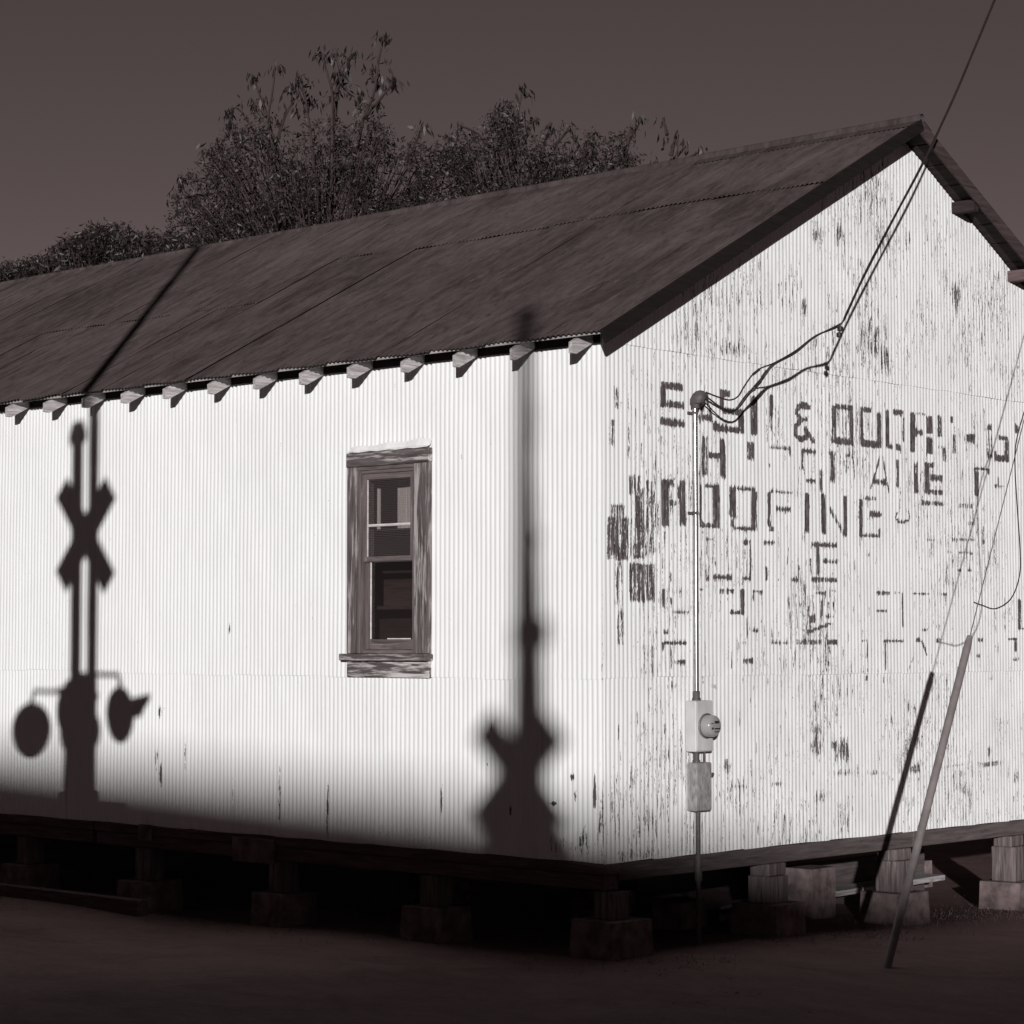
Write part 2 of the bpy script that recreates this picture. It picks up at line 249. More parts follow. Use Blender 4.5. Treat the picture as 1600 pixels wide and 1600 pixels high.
# ------------------------------------------------------------------ the corrugated iron warehouse
P_ = 0.05; AMP = 0.0052            # corrugation pitch and depth
W = 7.94; RIDGE_Y = 3.97; RIDGE_Z = 6.20; SLOPE = 0.5306; EAVE_Y = -0.295; EAVE_Z = RIDGE_Z-SLOPE*(RIDGE_Y-EAVE_Y); OG = 0.27; LEN = 21.0
wh = thing('warehouse', 'long white corrugated iron warehouse with rusted gable roof and faded painted lettering', 'building')
def prof(s):
    return AMP*(.5*np.abs(np.cos(np.pi*s/P_))+.25*(1+np.cos(2*np.pi*s/P_)))
def roof_z(y): return np.where(y <= RIDGE_Y, EAVE_Z+SLOPE*(y-EAVE_Y), RIDGE_Z-SLOPE*(y-RIDGE_Y))
RECTS=[(0.679,0.946,3.604,3.667,0.92),(0.669,0.737,3.471,3.633,0.92),(0.668,0.959,3.464,3.523,0.92),(0.658,0.974,3.32,3.382,0.92),(1.136,1.324,3.394,3.447,0.92),(1.415,1.55,3.6,3.664,0.92),(1.414,1.477,3.488,3.655,0.92),(1.445,1.729,3.466,3.524,0.92),(1.654,1.73,3.331,3.506,0.92),(1.319,1.729,3.32,3.378,0.92),(1.32,1.381,3.341,3.405,0.92),(1.82,1.911,3.323,3.643,0.92),(2.074,2.133,3.49,3.674,0.92),(2.073,2.116,3.351,3.49,0.62),(2.948,3.009,3.321,3.656,0.92),(2.991,3.277,3.614,3.668,0.92),(3.205,3.274,3.34,3.622,0.92),(2.946,3.273,3.319,3.385,0.92),(3.373,3.426,3.337,3.664,0.92),(3.375,3.545,3.62,3.674,0.92),(3.628,3.693,3.329,3.64,0.92),(3.371,3.684,3.321,3.388,0.92),(3.758,3.823,3.337,3.674,0.92),(3.88,4.045,3.631,3.687,0.92),(3.766,3.879,3.327,3.376,0.92),(3.919,3.996,3.321,3.382,0.92),(4.142,4.231,3.324,3.679,0.92),(4.231,4.348,3.474,3.536,0.92),(4.397,4.504,3.503,3.666,0.92),(4.394,4.501,3.315,3.478,0.92),(4.584,4.654,3.483,3.685,0.92),(4.794,4.841,3.626,3.686,0.92),(5.074,5.217,3.472,3.549,0.92),(5.631,5.793,3.521,3.573,0.92),(5.728,5.803,3.328,3.524,0.92),(5.541,5.801,3.322,3.388,0.92),(5.921,5.996,3.609,3.695,0.92),(3.05,3.206,3.392,3.584,0.5),(4.234,4.403,3.654,3.682,0.72),(4.031,4.058,3.402,3.625,0.77),(4.825,4.895,3.34,3.53,0.67),(4.66,4.734,3.261,3.393,0.72),(4.592,4.731,3.378,3.404,0.67),(5.425,5.51,3.596,3.661,0.92),(5.397,5.519,3.336,3.622,0.57),(5.541,5.591,3.316,3.421,0.87),(1.178,1.252,2.958,3.275,0.79),(1.266,1.473,3.1,3.151,0.92),(1.415,1.487,2.951,3.264,0.92),(1.758,1.865,3.112,3.268,0.77),(2.06,2.369,3.225,3.261,0.79),(2.335,2.368,3.17,3.249,0.77),(2.058,2.091,3.062,3.114,0.67),(2.512,2.546,3.073,3.254,0.92),(2.523,2.732,3.217,3.26,0.92),(2.579,2.723,2.972,3.012,0.92),(2.927,2.994,2.99,3.251,0.77),(2.894,3.006,3.227,3.262,0.87),(3.546,3.766,3.011,3.062,0.9),(3.915,3.963,2.996,3.248,0.77),(4.197,4.274,2.961,3.241,0.85),(4.373,4.521,3.203,3.253,0.87),(4.371,4.446,2.976,3.251,0.92),(4.45,4.67,3.083,3.146,0.87),(4.368,4.677,2.966,3.012,0.92),(4.321,4.689,2.865,2.905,0.87),(5.199,5.465,3.223,3.254,0.87),(5.196,5.281,2.983,3.221,0.89),(5.416,5.465,3.186,3.245,0.82),(4.931,5.168,2.871,2.904,0.77),(5.523,5.708,3.078,3.104,0.92),(5.585,5.63,3.071,3.189,0.77),(2.769,2.82,2.911,3.1,0.67),(0.67,0.762,2.535,2.907,0.92),(0.694,0.824,2.853,2.906,0.92),(0.871,0.979,2.761,2.861,0.92),(0.89,0.978,2.549,2.905,0.92),(0.772,0.861,2.711,2.746,0.92),(1.141,1.182,2.557,2.886,0.92),(1.213,1.398,2.865,2.899,0.92),(1.319,1.407,2.565,2.896,0.9),(1.14,1.406,2.546,2.589,0.9),(1.532,1.627,2.637,2.9,0.92),(1.628,1.883,2.861,2.902,0.82),(1.821,1.892,2.551,2.868,0.92),(1.583,1.891,2.54,2.581,0.89),(1.541,1.594,2.56,2.636,0.72),(2.033,2.089,2.577,2.878,0.79),(2.078,2.391,2.86,2.899,0.72),(2.142,2.359,2.716,2.762,0.92),(2.053,2.132,2.546,2.592,0.92),(2.552,2.628,2.546,2.89,0.79),(2.546,2.592,2.551,2.842,0.92),(2.786,2.853,2.548,2.895,0.9),(3.112,3.174,2.541,2.898,0.92),(3.341,3.393,2.542,2.866,0.92),(3.396,3.619,2.867,2.903,0.82),(3.499,3.696,2.719,2.78,0.92),(3.37,3.672,2.547,2.584,0.87),(3.636,3.677,2.558,2.637,0.87),(4.349,4.531,2.547,2.572,0.62),(4.808,4.866,2.551,2.591,0.92),(4.878,5.198,2.559,2.591,0.67),(4.713,4.818,2.45,2.475,0.67),(4.923,5.159,2.448,2.477,0.79),(5.318,5.373,2.55,2.589,0.87),(4.896,4.99,2.284,2.316,0.77),(5.061,5.144,2.281,2.326,0.77),(5.046,5.189,2.702,2.754,0.62),(1.31,1.569,2.14,2.186,0.92),(1.708,1.815,2.425,2.476,0.82),(1.788,1.817,2.142,2.433,0.79),(1.706,1.812,2.139,2.174,0.92),(1.987,2.139,2.434,2.48,0.87),(2.006,2.041,2.146,2.264,0.82),(2.368,2.473,2.141,2.183,0.92),(2.451,2.478,2.155,2.287,0.82),(1.21,1.333,2.448,2.473,0.67),(1.238,1.269,2.131,2.169,0.77),(1.738,1.766,2.167,2.321,0.57),(2.643,3.016,2.442,2.483,0.92),(2.715,2.755,2.194,2.475,0.89),(2.62,2.65,2.192,2.355,0.67),(2.801,3.026,2.307,2.345,0.92),(2.639,3.012,2.149,2.19,0.9),(0.68,1.006,2.037,2.061,0.79),(0.679,0.713,1.911,2.059,0.87),(0.771,0.799,1.912,1.999,0.77),(0.806,1.008,1.869,1.901,0.79),(0.688,0.75,1.707,1.745,0.92),(1.136,1.207,2.048,2.07,0.77),(1.392,1.589,2.034,2.072,0.83),(1.666,1.729,1.871,2.076,0.92),(1.525,1.729,1.862,1.906,0.92),(1.811,1.978,2.038,2.073,0.79),(1.811,1.853,1.975,2.04,0.72),(1.745,1.762,1.679,1.858,0.77),(1.819,1.904,1.728,1.763,0.82),(0.697,0.983,1.625,1.661,0.92),(0.668,0.699,1.573,1.653,0.87),(0.774,0.792,1.431,1.591,0.77),(0.823,0.962,1.477,1.51,0.92),(1.204,1.22,1.465,1.665,0.77),(1.696,1.838,1.479,1.521,0.9),(1.638,1.743,1.64,1.659,0.77),(1.638,1.655,1.589,1.653,0.82),(2.076,2.329,1.632,1.662,0.85),(2.417,2.784,1.632,1.667,0.89),(1.966,1.981,1.408,1.588,0.67),(1.543,1.557,1.437,1.589,0.67),(2.641,2.66,1.494,1.627,0.77),(2.697,2.848,2.045,2.071,0.79),(2.909,3.001,2.062,2.091,0.67),(2.766,2.806,1.86,2.007,0.72),(2.857,2.897,1.908,2.002,0.67),(2.938,2.968,1.909,2.003,0.67),(2.605,2.695,1.801,1.883,0.82),(2.805,2.967,1.85,1.885,0.79),(3.596,3.811,2.054,2.092,0.85),(3.593,3.765,1.904,1.934,0.87),(3.88,3.996,2.075,2.092,0.77),(3.987,4.009,1.773,2.091,0.79),(4.14,4.436,2.063,2.089,0.75),(4.614,4.72,2.061,2.089,0.92),(5.931,5.996,1.762,2.057,0.89),(5.94,6.053,1.76,1.789,0.92),(2.853,3.009,1.624,1.674,0.92),(2.857,2.894,1.439,1.627,0.72),(2.642,2.658,1.499,1.65,0.72),(3.357,3.462,1.66,1.674,0.79),(3.445,3.464,1.393,1.662,0.85),(3.696,4.013,1.643,1.675,0.83),(3.722,3.739,1.403,1.651,0.83),(4.526,4.606,1.648,1.682,0.87),(5.227,5.325,1.651,1.689,0.87),(5.188,5.259,1.505,1.543,0.77),(5.75,5.93,1.662,1.693,0.85),(5.861,5.911,1.56,1.664,0.77),(5.833,5.946,1.469,1.508,0.77),(4.29,4.391,1.74,1.774,0.79),(3.426,3.461,1.325,1.363,0.92),(0.281,0.423,2.76,2.925,0.638),(0.346,0.47,2.273,2.836,0.691),(0.48,0.596,2.596,2.891,0.568),(0.027,0.288,2.261,2.599,0.691),(0.074,0.233,2.581,2.696,0.656),(0.287,0.593,1.951,2.256,0.708),(0.556,0.605,2.327,2.721,0.594),(0.073,0.138,2.302,2.591,0.814),(0.288,0.575,2.286,2.592,0.48),(0.118,0.212,1.905,2.267,0.506),(0.666,0.735,2.974,3.247,0.418),(0.264,0.292,3.049,3.562,0.444),(0.522,0.551,3.236,3.459,0.506),(0.105,0.161,3.404,3.587,0.55),(0.039,0.123,3.11,3.328,0.532),(0.579,0.618,2.968,3.426,0.418),(0.136,0.229,1.616,1.905,0.568),(0.379,0.57,1.397,1.628,0.427),(0.151,0.17,0.92,1.028,0.726),(0.511,0.53,1.092,1.299,0.682),(0.414,0.51,0.935,1.057,0.462)]
LINES=[(1.16,3.379,1.219,3.599,0.035,0.8),(1.316,3.389,1.243,3.6,0.035,0.9),(2.626,3.608,2.553,3.62,0.055,0.9),(2.553,3.62,2.474,3.596,0.055,0.9),(2.474,3.596,2.451,3.548,0.055,0.9),(2.451,3.548,2.518,3.493,0.055,0.9),(2.518,3.493,2.443,3.434,0.055,0.9),(2.443,3.434,2.433,3.367,0.055,0.9),(2.433,3.367,2.504,3.328,0.055,0.9),(2.504,3.328,2.595,3.358,0.055,0.9),(2.518,3.493,2.597,3.503,0.035,0.8),(2.578,3.417,2.691,3.326,0.055,0.9),(3.171,3.24,3.223,3.249,0.03,0.7),(3.223,3.249,3.264,3.185,0.03,0.7),(3.264,3.185,3.276,3.042,0.03,0.7),(3.171,3.24,3.148,3.083,0.02,0.6),(3.464,3.245,3.4,3.169,0.02,0.6),(3.4,3.169,3.377,3.059,0.02,0.6),(3.667,3.251,3.623,3.145,0.03,0.75),(3.623,3.145,3.535,2.983,0.03,0.75),(3.721,3.254,3.741,3.151,0.03,0.7),(3.741,3.151,3.803,2.965,0.03,0.7),(2.928,2.764,2.999,2.684,0.05,0.72),(2.999,2.684,3.12,2.558,0.05,0.72),(3.931,2.781,3.908,2.732,0.03,0.75),(3.908,2.732,3.952,2.703,0.03,0.75),(3.952,2.703,4.029,2.702,0.03,0.75),(4.029,2.702,4.106,2.715,0.03,0.75),(4.106,2.715,4.134,2.753,0.03,0.75),(4.134,2.753,4.108,2.789,0.03,0.75),(2.337,2.442,2.291,2.283,0.012,0.8),(2.291,2.283,2.202,2.147,0.012,0.8),(2.202,2.147,2.158,2.175,0.012,0.8),(2.584,1.731,2.744,1.767,0.03,0.82),(2.744,1.767,2.916,1.803,0.03,0.82),(4.21,1.663,4.266,1.675,0.035,0.75),(4.266,1.675,4.322,1.626,0.035,0.75),(4.322,1.626,4.376,1.539,0.035,0.75),(4.179,1.546,4.129,1.467,0.025,0.6),(4.129,1.467,4.073,1.4,0.025,0.6)]
BLOBS=[(3.07,5.13,0.09,0.19,0.55),(3.77,5.15,0.4,0.27,0.42),(2.76,5.07,0.12,0.17,0.5),(4.13,5.19,0.09,0.15,0.5),(3.54,4.29,0.35,0.44,0.5),(3.76,4.09,0.11,0.15,0.7),(4.92,4.81,0.14,0.21,0.55),(1.6,4.01,0.34,0.11,0.5),(1.31,4.36,0.09,0.09,0.5),(2.36,4.59,0.24,0.35,0.33),(1.94,4.73,0.08,0.14,0.4),(2.56,4.43,0.08,0.14,0.5),(4.43,4.52,0.37,0.63,0.33),(5.76,4.19,0.46,0.16,0.4),(5.63,5.04,0.1,0.11,0.4),(2.92,4.18,0.25,0.29,0.33),(1.94,4.39,0.11,0.14,0.4),(3.42,4.79,0.26,0.32,0.4),(5.37,4.49,0.15,0.39,0.35),(0.77,3.45,0.71,0.26,0.22),(2.12,3.41,0.15,0.28,0.4),(4.63,3.21,0.95,0.76,0.24),(3.57,3.34,0.43,0.49,0.25),(3.13,4.78,0.25,0.48,0.3),(4.11,4.24,0.27,0.5,0.3),(3.07,0.72,0.16,0.14,0.62),(2.71,0.85,0.08,0.09,0.62),(0.15,0.42,0.16,0.38,0.42),(0.52,0.28,0.2,0.21,0.46),(0.41,0.05,0.51,0.11,0.42),(1.71,0.45,0.56,0.29,0.33),(2.31,0.2,0.79,0.32,0.34),(3.07,0.18,0.21,0.26,0.42),(2.75,0.36,0.12,0.07,0.55),(4.18,0.53,0.18,0.04,0.62),(4.72,0.54,0.28,0.03,0.5),(5.43,0.54,0.29,0.03,0.6),(5.04,0.32,0.19,0.15,0.42),(5.87,0.39,0.1,0.1,0.5),(1.49,0.66,0.11,0.07,0.55),(3.11,0.55,0.25,0.04,0.55),(3.57,0.53,0.21,0.03,0.5),(2.16,0.5,0.11,0.03,0.6),(1.64,0.5,0.22,0.02,0.45),(5.52,0.15,0.29,0.2,0.3),(1.06,0.09,0.21,0.17,0.34),(2.58,0.05,0.6,0.09,0.33),(4.39,0.13,0.14,0.15,0.35),(0.8,1.31,0.1,0.03,0.5),(1.32,1.3,0.06,0.03,0.5),(1.65,1.02,0.05,0.08,0.42),(2.72,0.8,0.14,0.15,0.55),(2.7,1.12,0.09,0.03,0.5),(2.68,0.91,0.07,0.04,0.55),(1.89,1.29,0.09,0.02,0.4),(1.18,1.35,0.03,0.06,0.5),(0.47,1.48,0.12,0.11,0.3),(2.71,0.92,0.08,0.07,0.6),(2.97,0.77,0.08,0.09,0.62),(2.69,0.8,0.12,0.05,0.5),(3.66,0.83,0.09,0.07,0.4),(4.23,0.79,0.09,0.13,0.5),(4.32,0.91,0.09,0.07,0.35),(4.94,0.98,0.28,0.11,0.3),(5.12,0.68,0.05,0.06,0.5),(5.41,0.65,0.04,0.06,0.65),(4.59,0.87,0.05,0.05,0.5),(5.61,0.84,0.15,0.26,0.3),(4.74,1.31,0.23,0.04,0.4),(3.71,1.32,0.13,0.03,0.36),(4.37,1.3,0.14,0.03,0.36),(5.47,1.32,0.1,0.03,0.4),(3.26,2.31,0.04,0.07,0.5),(3.49,2.4,0.04,0.03,0.6),(3.24,1.94,0.03,0.05,0.45),(4.86,0.55,0.28,0.02,0.5),(5.38,0.53,0.15,0.02,0.7),(4.22,0.57,0.13,0.02,0.5)]
def wear_gable(S, Z):
    D = np.zeros_like(S)
    for y0, y1, z0, z1, k in RECTS:
        e = np.minimum(np.minimum(S-y0, y1-S)/.010, np.minimum(Z-z0, z1-Z)/.022); D = np.maximum(D, k*np.clip(e*.7+.5, 0, 1))
    for ya, za, yb, zb, w, k in LINES:
        dx, dz = yb-ya, zb-za; t = np.clip(((S-ya)*dx+(Z-za)*dz)/(dx*dx+dz*dz+1e-9), 0, 1); d = np.hypot(S-ya-t*dx, Z-za-t*dz)
        D = np.maximum(D, k*np.clip((w/2-d)/.014+.5, 0, 1))
    D *= .99*(.90+.10*np.cos(2*np.pi*S/P_))   # lettering holds on the crests
    for y, z, ry, rz, k in BLOBS:
        D = np.maximum(D, min(.8, k*1.12)*np.exp(-(((S-y)/max(ry, .02))**2+((Z-z)/max(rz, .02))**2)*.9)*(.88+.12*np.cos(2*np.pi*S/P_)))
    patch = np.sin(S*2.3+Z*1.1)*np.sin(Z*1.7-S*.8+1)+.6*np.sin(S*5.1-Z*2.2+2)*np.sin(Z*3.9+S*1.3)
    return np.maximum(D, (.23+.12*patch)*np.clip((S-.10)/.25, 0, 1)) 
CHIPS = [(-5.254, 1.037, .06, .08, .5), (-5.295, .635, .05, .12, .5), (-5.229, .465, .04, .12, .75), (-4.89, .704, .02, .2, .55), (-4.291, 1.752, .012, .03, .9), (-1.703, .397, .015, .14, .8), (-.316, .628, .03, .03, .9), (-.29, .5, .015, .06, .6),
         (-.093, .493, .02, .16, .8), (-.51, .426, .05, .015, .9), (-3.63, .3, .02, .3, .6), (-4.24, .3, .015, .3, .5), (-.2, .15, .1, .15, .45), (-.95, .35, .02, .05, .7), (-3.03, .25, .012, .3, .75), (-.02, .3, .06, .4, .5), (-.4, .1, .3, .1, .36), (-2.2, .1, .4, .08, .3), (-1.2, .7, .02, .03, .6), (-.01, 1.5, .012, .5, .4), (-1.16, .98, .012, .03, .9)]
def wear_side(S, Z):
    D = np.full_like(S, -.12)
    for y, z, ry, rz, k in CHIPS: D = np.maximum(D, k*np.exp(-(((S-y)/ry)**2+((Z-z)/rz)**2)))
    return D
def wall_sheet(face, s0, s1, z0, ztop, dz, nper, out, flare, curl, wearfn=None, hole=None, seed=0):
    """one corrugated sheet; face 'side' lies on y=0 facing -y, 'gable' on x=0 facing +x; curl lifts its exposed edge at s0"""
    rr = np.random.default_rng(seed); s = np.arange(s0, s1+1e-6, P_/nper); zt = ztop(s) if callable(ztop) else np.full_like(s, ztop)
    n = max(2, int(round((zt.max()-z0)/dz))+1); t = np.linspace(0, 1, n)[:, None]; Z = z0+(zt-z0)[None, :]*t; S = np.broadcast_to(s, Z.shape)
    if hole is not None:                                      # rows that meet the opening's top and bottom
        zz = np.unique(np.concatenate([np.linspace(z0, hole[2], 4), np.linspace(hole[2], hole[3], 12), np.linspace(hole[3], zt[0], 8)])); Z = np.repeat(zz[:, None], len(s), 1); S = np.broadcast_to(s, Z.shape)
    a, b, c = rr.uniform(0, 6.28, 3); dent = .0026*np.sin(S*4.1+a+Z*1.3)*np.sin(Z*2.3+b)+.0013*np.sin(S*9+Z*5.1+c)
    H = prof(S)+out+dent
    H = H+flare*np.clip(1-(Z-z0)/.10, 0, 1)**2*(.6+.4*np.sin(S*23+a))
    cw = np.clip(1-np.abs(S-s0)/.045, 0, 1)*np.clip(.55+.45*np.sin(Z*2.1+b), 0, 1); H = H+curl*cw
    Z = Z+.003*np.sin(S*7+a)*np.clip(1-(Z-z0)/.3, 0, 1)
    Pn = np.stack([S, -H, Z], -1) if face == 'side' else np.stack([H, S, Z], -1)
    at = {}
    if wearfn is not None: at['wear'] = wearfn(S, Z)
    at['grime'] = np.full_like(S, rr.choice([.02, .06, .12, .2, .35])) if face == 'side' else np.clip((S-.15)/.4, 0, 1)*(.75+.25*np.clip(1-(Z-1.4)/.2, 0, 1))
    if face == 'side': at['grime'] = at['grime']+.5*np.clip(1-Z/.35, 0, 1)
    drop = None
    if hole is not None:
        sc = (S[:-1, :-1]+S[1:, 1:])/2; zc = (Z[:-1, :-1]+Z[1:, 1:])/2; drop = (sc > hole[0]) & (sc < hole[1]) & (zc > hole[2]) & (zc < hole[3])
    return grid_mesh('wall_sheet', Pn, M['sheet'], at, drop=drop)
LAP, LAP2 = 1.365, 3.905
WIN = (-2.72, -1.90, 1.52, 3.12)         # opening in the long wall: x0, x1, z0, z1
nsheet = int(LEN/.6)
far_lo = far_hi = None
for k in range(nsheet):
    x1 = .012 if k == 0 else -.03-.6*(k-1)-.57+.0; x1 = .012 if k == 0 else -.03-.6*k
    x0 = -.03-.6*(k+1)-.05
    o1, c1 = .0012*(k % 2), random.choice([.0008, .0015, .0045, .006])
    if k < 15:
        put('wall_sheet', wall_sheet('side', x0, x1, 0, LAP+.03, .03, 8, o1, 0, c1, wear_side, seed=k), wh)
        hole = WIN if (x0 < WIN[1] and x1 > WIN[0]) else None
        put('wall_sheet', wall_sheet('side', x0, x1, LAP+random.uniform(-.006, .006)+(.022 if 10 <= k else 0), 3.99, .08, 8, .0045+o1, .0035, random.choice([.001, .002, .0035, .005]), wear_side, hole, seed=100+k), wh)
    else:
        put('wall_sheet', wall_sheet('side', x0, x1, 0, LAP+.03, .4, 6, o1, 0, .002, seed=k), wh)
        put('wall_sheet', wall_sheet('side', x0, x1, LAP, 3.99, .6, 6, .0045+o1, .003, .001, seed=k), wh)
ng = 14
gtop = lambda s: roof_z(s)-.05
for k in range(ng):
    a = -.012 if k == 0 else .02+.6*k-.6+.57; a = -.012 if k == 0 else -.012+.57*k
    b = min(a+.57+.05, W+.01); vis = a < 6.6; dz = .02 if vis else .3; fn = wear_gable if vis else None
    o1 = .0012*(k % 2)
    put('wall_sheet', wall_sheet('gable', a, b, 0, LAP+.04, .024 if vis else .3, 8, o1, 0, .001, fn, seed=200+k), wh)
    put('wall_sheet', wall_sheet('gable', a, b, LAP+.015+random.uniform(-.004, .004), LAP2+.03, dz, 8, .004+o1, .003, .0008, fn, seed=230+k), wh)
    if gtop(np.array([b]))[0] > LAP2+.05 or gtop(np.array([a]))[0] > LAP2+.05:
        aa, bb = max(a, .0), min(b, W)
        put('wall_sheet', wall_sheet('gable', aa, bb, LAP2+random.uniform(-.004, .004), gtop, .024 if vis else .3, 8, .008+o1, .003, .0008, fn, seed=260+k), wh)
# the two walls that face away
for nm, P in (('back_wall', [(-LEN, W, 0), (.0, W, 0), (0, W, 3.99), (-LEN, W, 3.99)]), ('end_wall', [(-LEN, 0, 0), (-LEN, W, 0), (-LEN, W, 3.99), (-LEN, RIDGE_Y, 6.1), (-LEN, 0, 3.99)])):
    MB().add(P, [tuple(range(len(P)))]).build(nm, M['sheet'], wh)
part('floor_deck', (-LEN+.02, -.03, .03, W-.03, .02, .06), M['innerd'], wh, 0)

# roof sheets: two courses; the lap sits higher on the near half
ANG = math.atan(SLOPE); CA, SA = math.cos(ANG), math.sin(ANG)
def roof_sheet(length, seed, wdt=.65):
    rr = np.random.default_rng(seed); s = np.arange(0, wdt+1e-6, P_/6); t = np.linspace(0, length, max(4, int(length/.12)))[:, None]; S = np.broadcast_to(-s, (len(t), len(s))); T = np.broadcast_to(t, S.shape)
    a, b = rr.uniform(0, 6, 2)
    Zc = .014*(.5+.5*np.cos(2*np.pi*S/P_))+.0035*np.sin(S*5+a+T*1.7)*np.sin(T*1.9+b)+.006*np.clip(1-T/.12, 0, 1)*np.clip(np.sin(S*8.5+b), 0, 1)
    Tt = T+np.clip(1-T/.3, 0, 1)*.012*np.sin(S*6+a)
    return grid_mesh('roof_sheet', np.stack([S, Tt, Zc], -1), M['roof'])
def slope_len(y0, y1): return (y1-y0)/CA
MID_R, MID_L = 2.58, 1.60
meshes = {}
def rs(kind, ln):
    key = (kind, random.randrange(5))
    if key not in meshes: meshes[key] = roof_sheet(ln, hash(key[1])+len(meshes))
    return meshes[key]
n = int((LEN+.3)/.6)
for k in range(n+1):
    x = OG-.02-.6*k; right = x > -5.6; mid = MID_R if right else MID_L
    mid += (.05*math.sin(k*.8) if right else .04*math.sin(k*.5))
    lo = put('roof_sheet', rs('lo%d' % right, slope_len(EAVE_Y, (MID_R if right else MID_L)+.16)), wh, (x, EAVE_Y+random.uniform(-.012, .012), EAVE_Z-.004+random.uniform(0, .004)), (ANG, 0, 0))
    up = put('roof_sheet', rs('up%d' % right, slope_len((MID_R if right else MID_L)-.06, RIDGE_Y-.02)), wh, (x, mid, EAVE_Z+SLOPE*(mid-EAVE_Y)+.004+random.uniform(0, .004)), (ANG+random.uniform(-.001, 0), 0, 0))
    put('roof_sheet', rs('bk', slope_len(EAVE_Y, RIDGE_Y-.02)), wh, (x-.65, 2*RIDGE_Y-EAVE_Y, EAVE_Z), (ANG, 0, math.pi))
# ridge roll in lengths
def ridge_piece(x0, x1, sd):
    rr = random.Random(sd); mb = MB(); xs = np.linspace(x1, x0, 5); sec = [(-.15, -.15*SLOPE+.022), (-.036, .008)]+[(.036*math.cos(a), .034+.036*math.sin(a)) for a in np.linspace(math.pi*1.1, -math.pi*.1, 9)]+[(.036, .008), (.15, -.15*SLOPE+.022)]
    vs = []; d0 = rr.uniform(-.006, .006); d1 = rr.uniform(-.006, .006)
    for i, x in enumerate(xs):
        sag = -.0022*max(0, -x-1.5)+d0+(d1-d0)*i/4
        for y, z in sec: vs.append((x, RIDGE_Y+y, RIDGE_Z+z+sag-.006))
    c = len(sec); fs = [(i*c+j, i*c+j+1, (i+1)*c+j+1, (i+1)*c+j) for i in range(4) for j in range(c-1)]
    mb.add(vs, fs).build('ridge_cap', M['roof'], wh, True)
x = OG+.01; i = 0
while x > -LEN: ridge_piece(x-2.45, x, i); x -= 2.4; i += 1
# sheathing boards under the iron, with the eave board catching the sun
def slope_box(name, x0, x1, t0, t1, th0, th1, m, side=0, b=.003):
    """a board on the roof slope: t along the slope from the eave, th below the iron"""
    T = Matrix.Translation((0, EAVE_Y, EAVE_Z)) @ Matrix.Rotation(ANG, 4, 'X')
    if side: T = Matrix.Translation((0, 2*RIDGE_Y, 0)) @ Matrix.Diagonal((1, -1, 1, 1)) @ T
    mb = MB().box(x0, x1, t0, t1, -th1, -th0, b=b, mat=T)
    if side: mb.f = [f[::-1] for f in mb.f]
    return mb.build(name, m, wh)
SL = slope_len(EAVE_Y, RIDGE_Y)
for side in (0, 1):
    for k in range(16):
        t0 = .042+k*.302
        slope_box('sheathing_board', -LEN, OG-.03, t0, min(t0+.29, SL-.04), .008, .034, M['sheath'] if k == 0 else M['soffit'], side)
# rafter tails
rt = MB()
tipy, tipz = -.276, 3.890
for k in range(int(LEN/.597)):
    x = -.103-.597*k+random.uniform(-.012, .012); w = .020+random.uniform(-.002, .003); tipy, tipz = -.272+random.uniform(-.012, .008), 3.890; dh = .088+random.uniform(-.007, .007)
    prof_ = [(tipy, tipz-dh), (tipy, tipz), (1.2, tipz+SLOPE*(1.2-tipy)), (1.2, tipz+SLOPE*(1.2-tipy)-.135), (tipy+.04+random.uniform(-.015, .02), tipz-dh-.002)]
    a = [(x-w, y, z) for y, z in prof_]; b = [(x+w, y, z) for y, z in prof_]
    MB().add(a+b, [(4, 3, 2, 1, 0), (5, 6, 7, 8, 9)]+[(i, (i+1) % 5, 5+(i+1) % 5, 5+i) for i in range(5)]).build('rafter_tail', M['tail'], wh)
for k in range(nsheet//3): x0 = -LEN+k*1.8; part('eave_shade_strip', (-.02-1.8*(k+1)+.004, -.02-1.8*k, -.030, -.014, 3.90, 4.045), M['soffit'], wh, .003)  # dark strips added over the wall top to deepen the shade under the eave
# barge boards and lookouts at the gable
slope_box('barge_board', OG-.025, OG, -.03, SL+.01, -.022, .085, M['barge'], 0)
o = slope_box('barge_board', OG-.025, OG-.001, -.03, SL+.01, -.02, .095, M['bargeR'], 1); o['label'] = 'frayed brown rake board with a pale splintered lower edge'
for y in (4.9, 5.87, 6.85):
    z = float(roof_z(np.array(y)))-.05
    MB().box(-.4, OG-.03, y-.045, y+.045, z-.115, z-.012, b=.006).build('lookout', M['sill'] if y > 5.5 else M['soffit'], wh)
# sill beams: two timbers one on the other
for x0, x1 in ((-LEN, -12.4), (-12.38, -6.2), (-6.18, .03)):
    part('sill_beam', (x0, x1, -.018, .14, -.085, -.004), M['sill'], wh, .006); part('sill_beam', (x0+.02, x1-.03, -.006, .16, -.20, -.089), M['sill'], wh, .006)
for y0, y1 in ((.145, 4.1), (4.12, W)): part('sill_beam', (-.16, .022, y0, y1, -.135, -.004), M['silly'], wh, .006)
for x in np.arange(-1.2, -LEN, -1.2): part('floor_joist', (x-.03, x+.03, .17, W-.1, -.13, .018), M['innerd'], wh, 0)
part('sill_patch', (-4.2, -3.66, -.045, -.02, -.235, -.03), M['conc'], wh, .004); part('sill_patch', (-5.5, -5.32, -.04, -.02, -.13, .01), M['conc'], wh, .004)

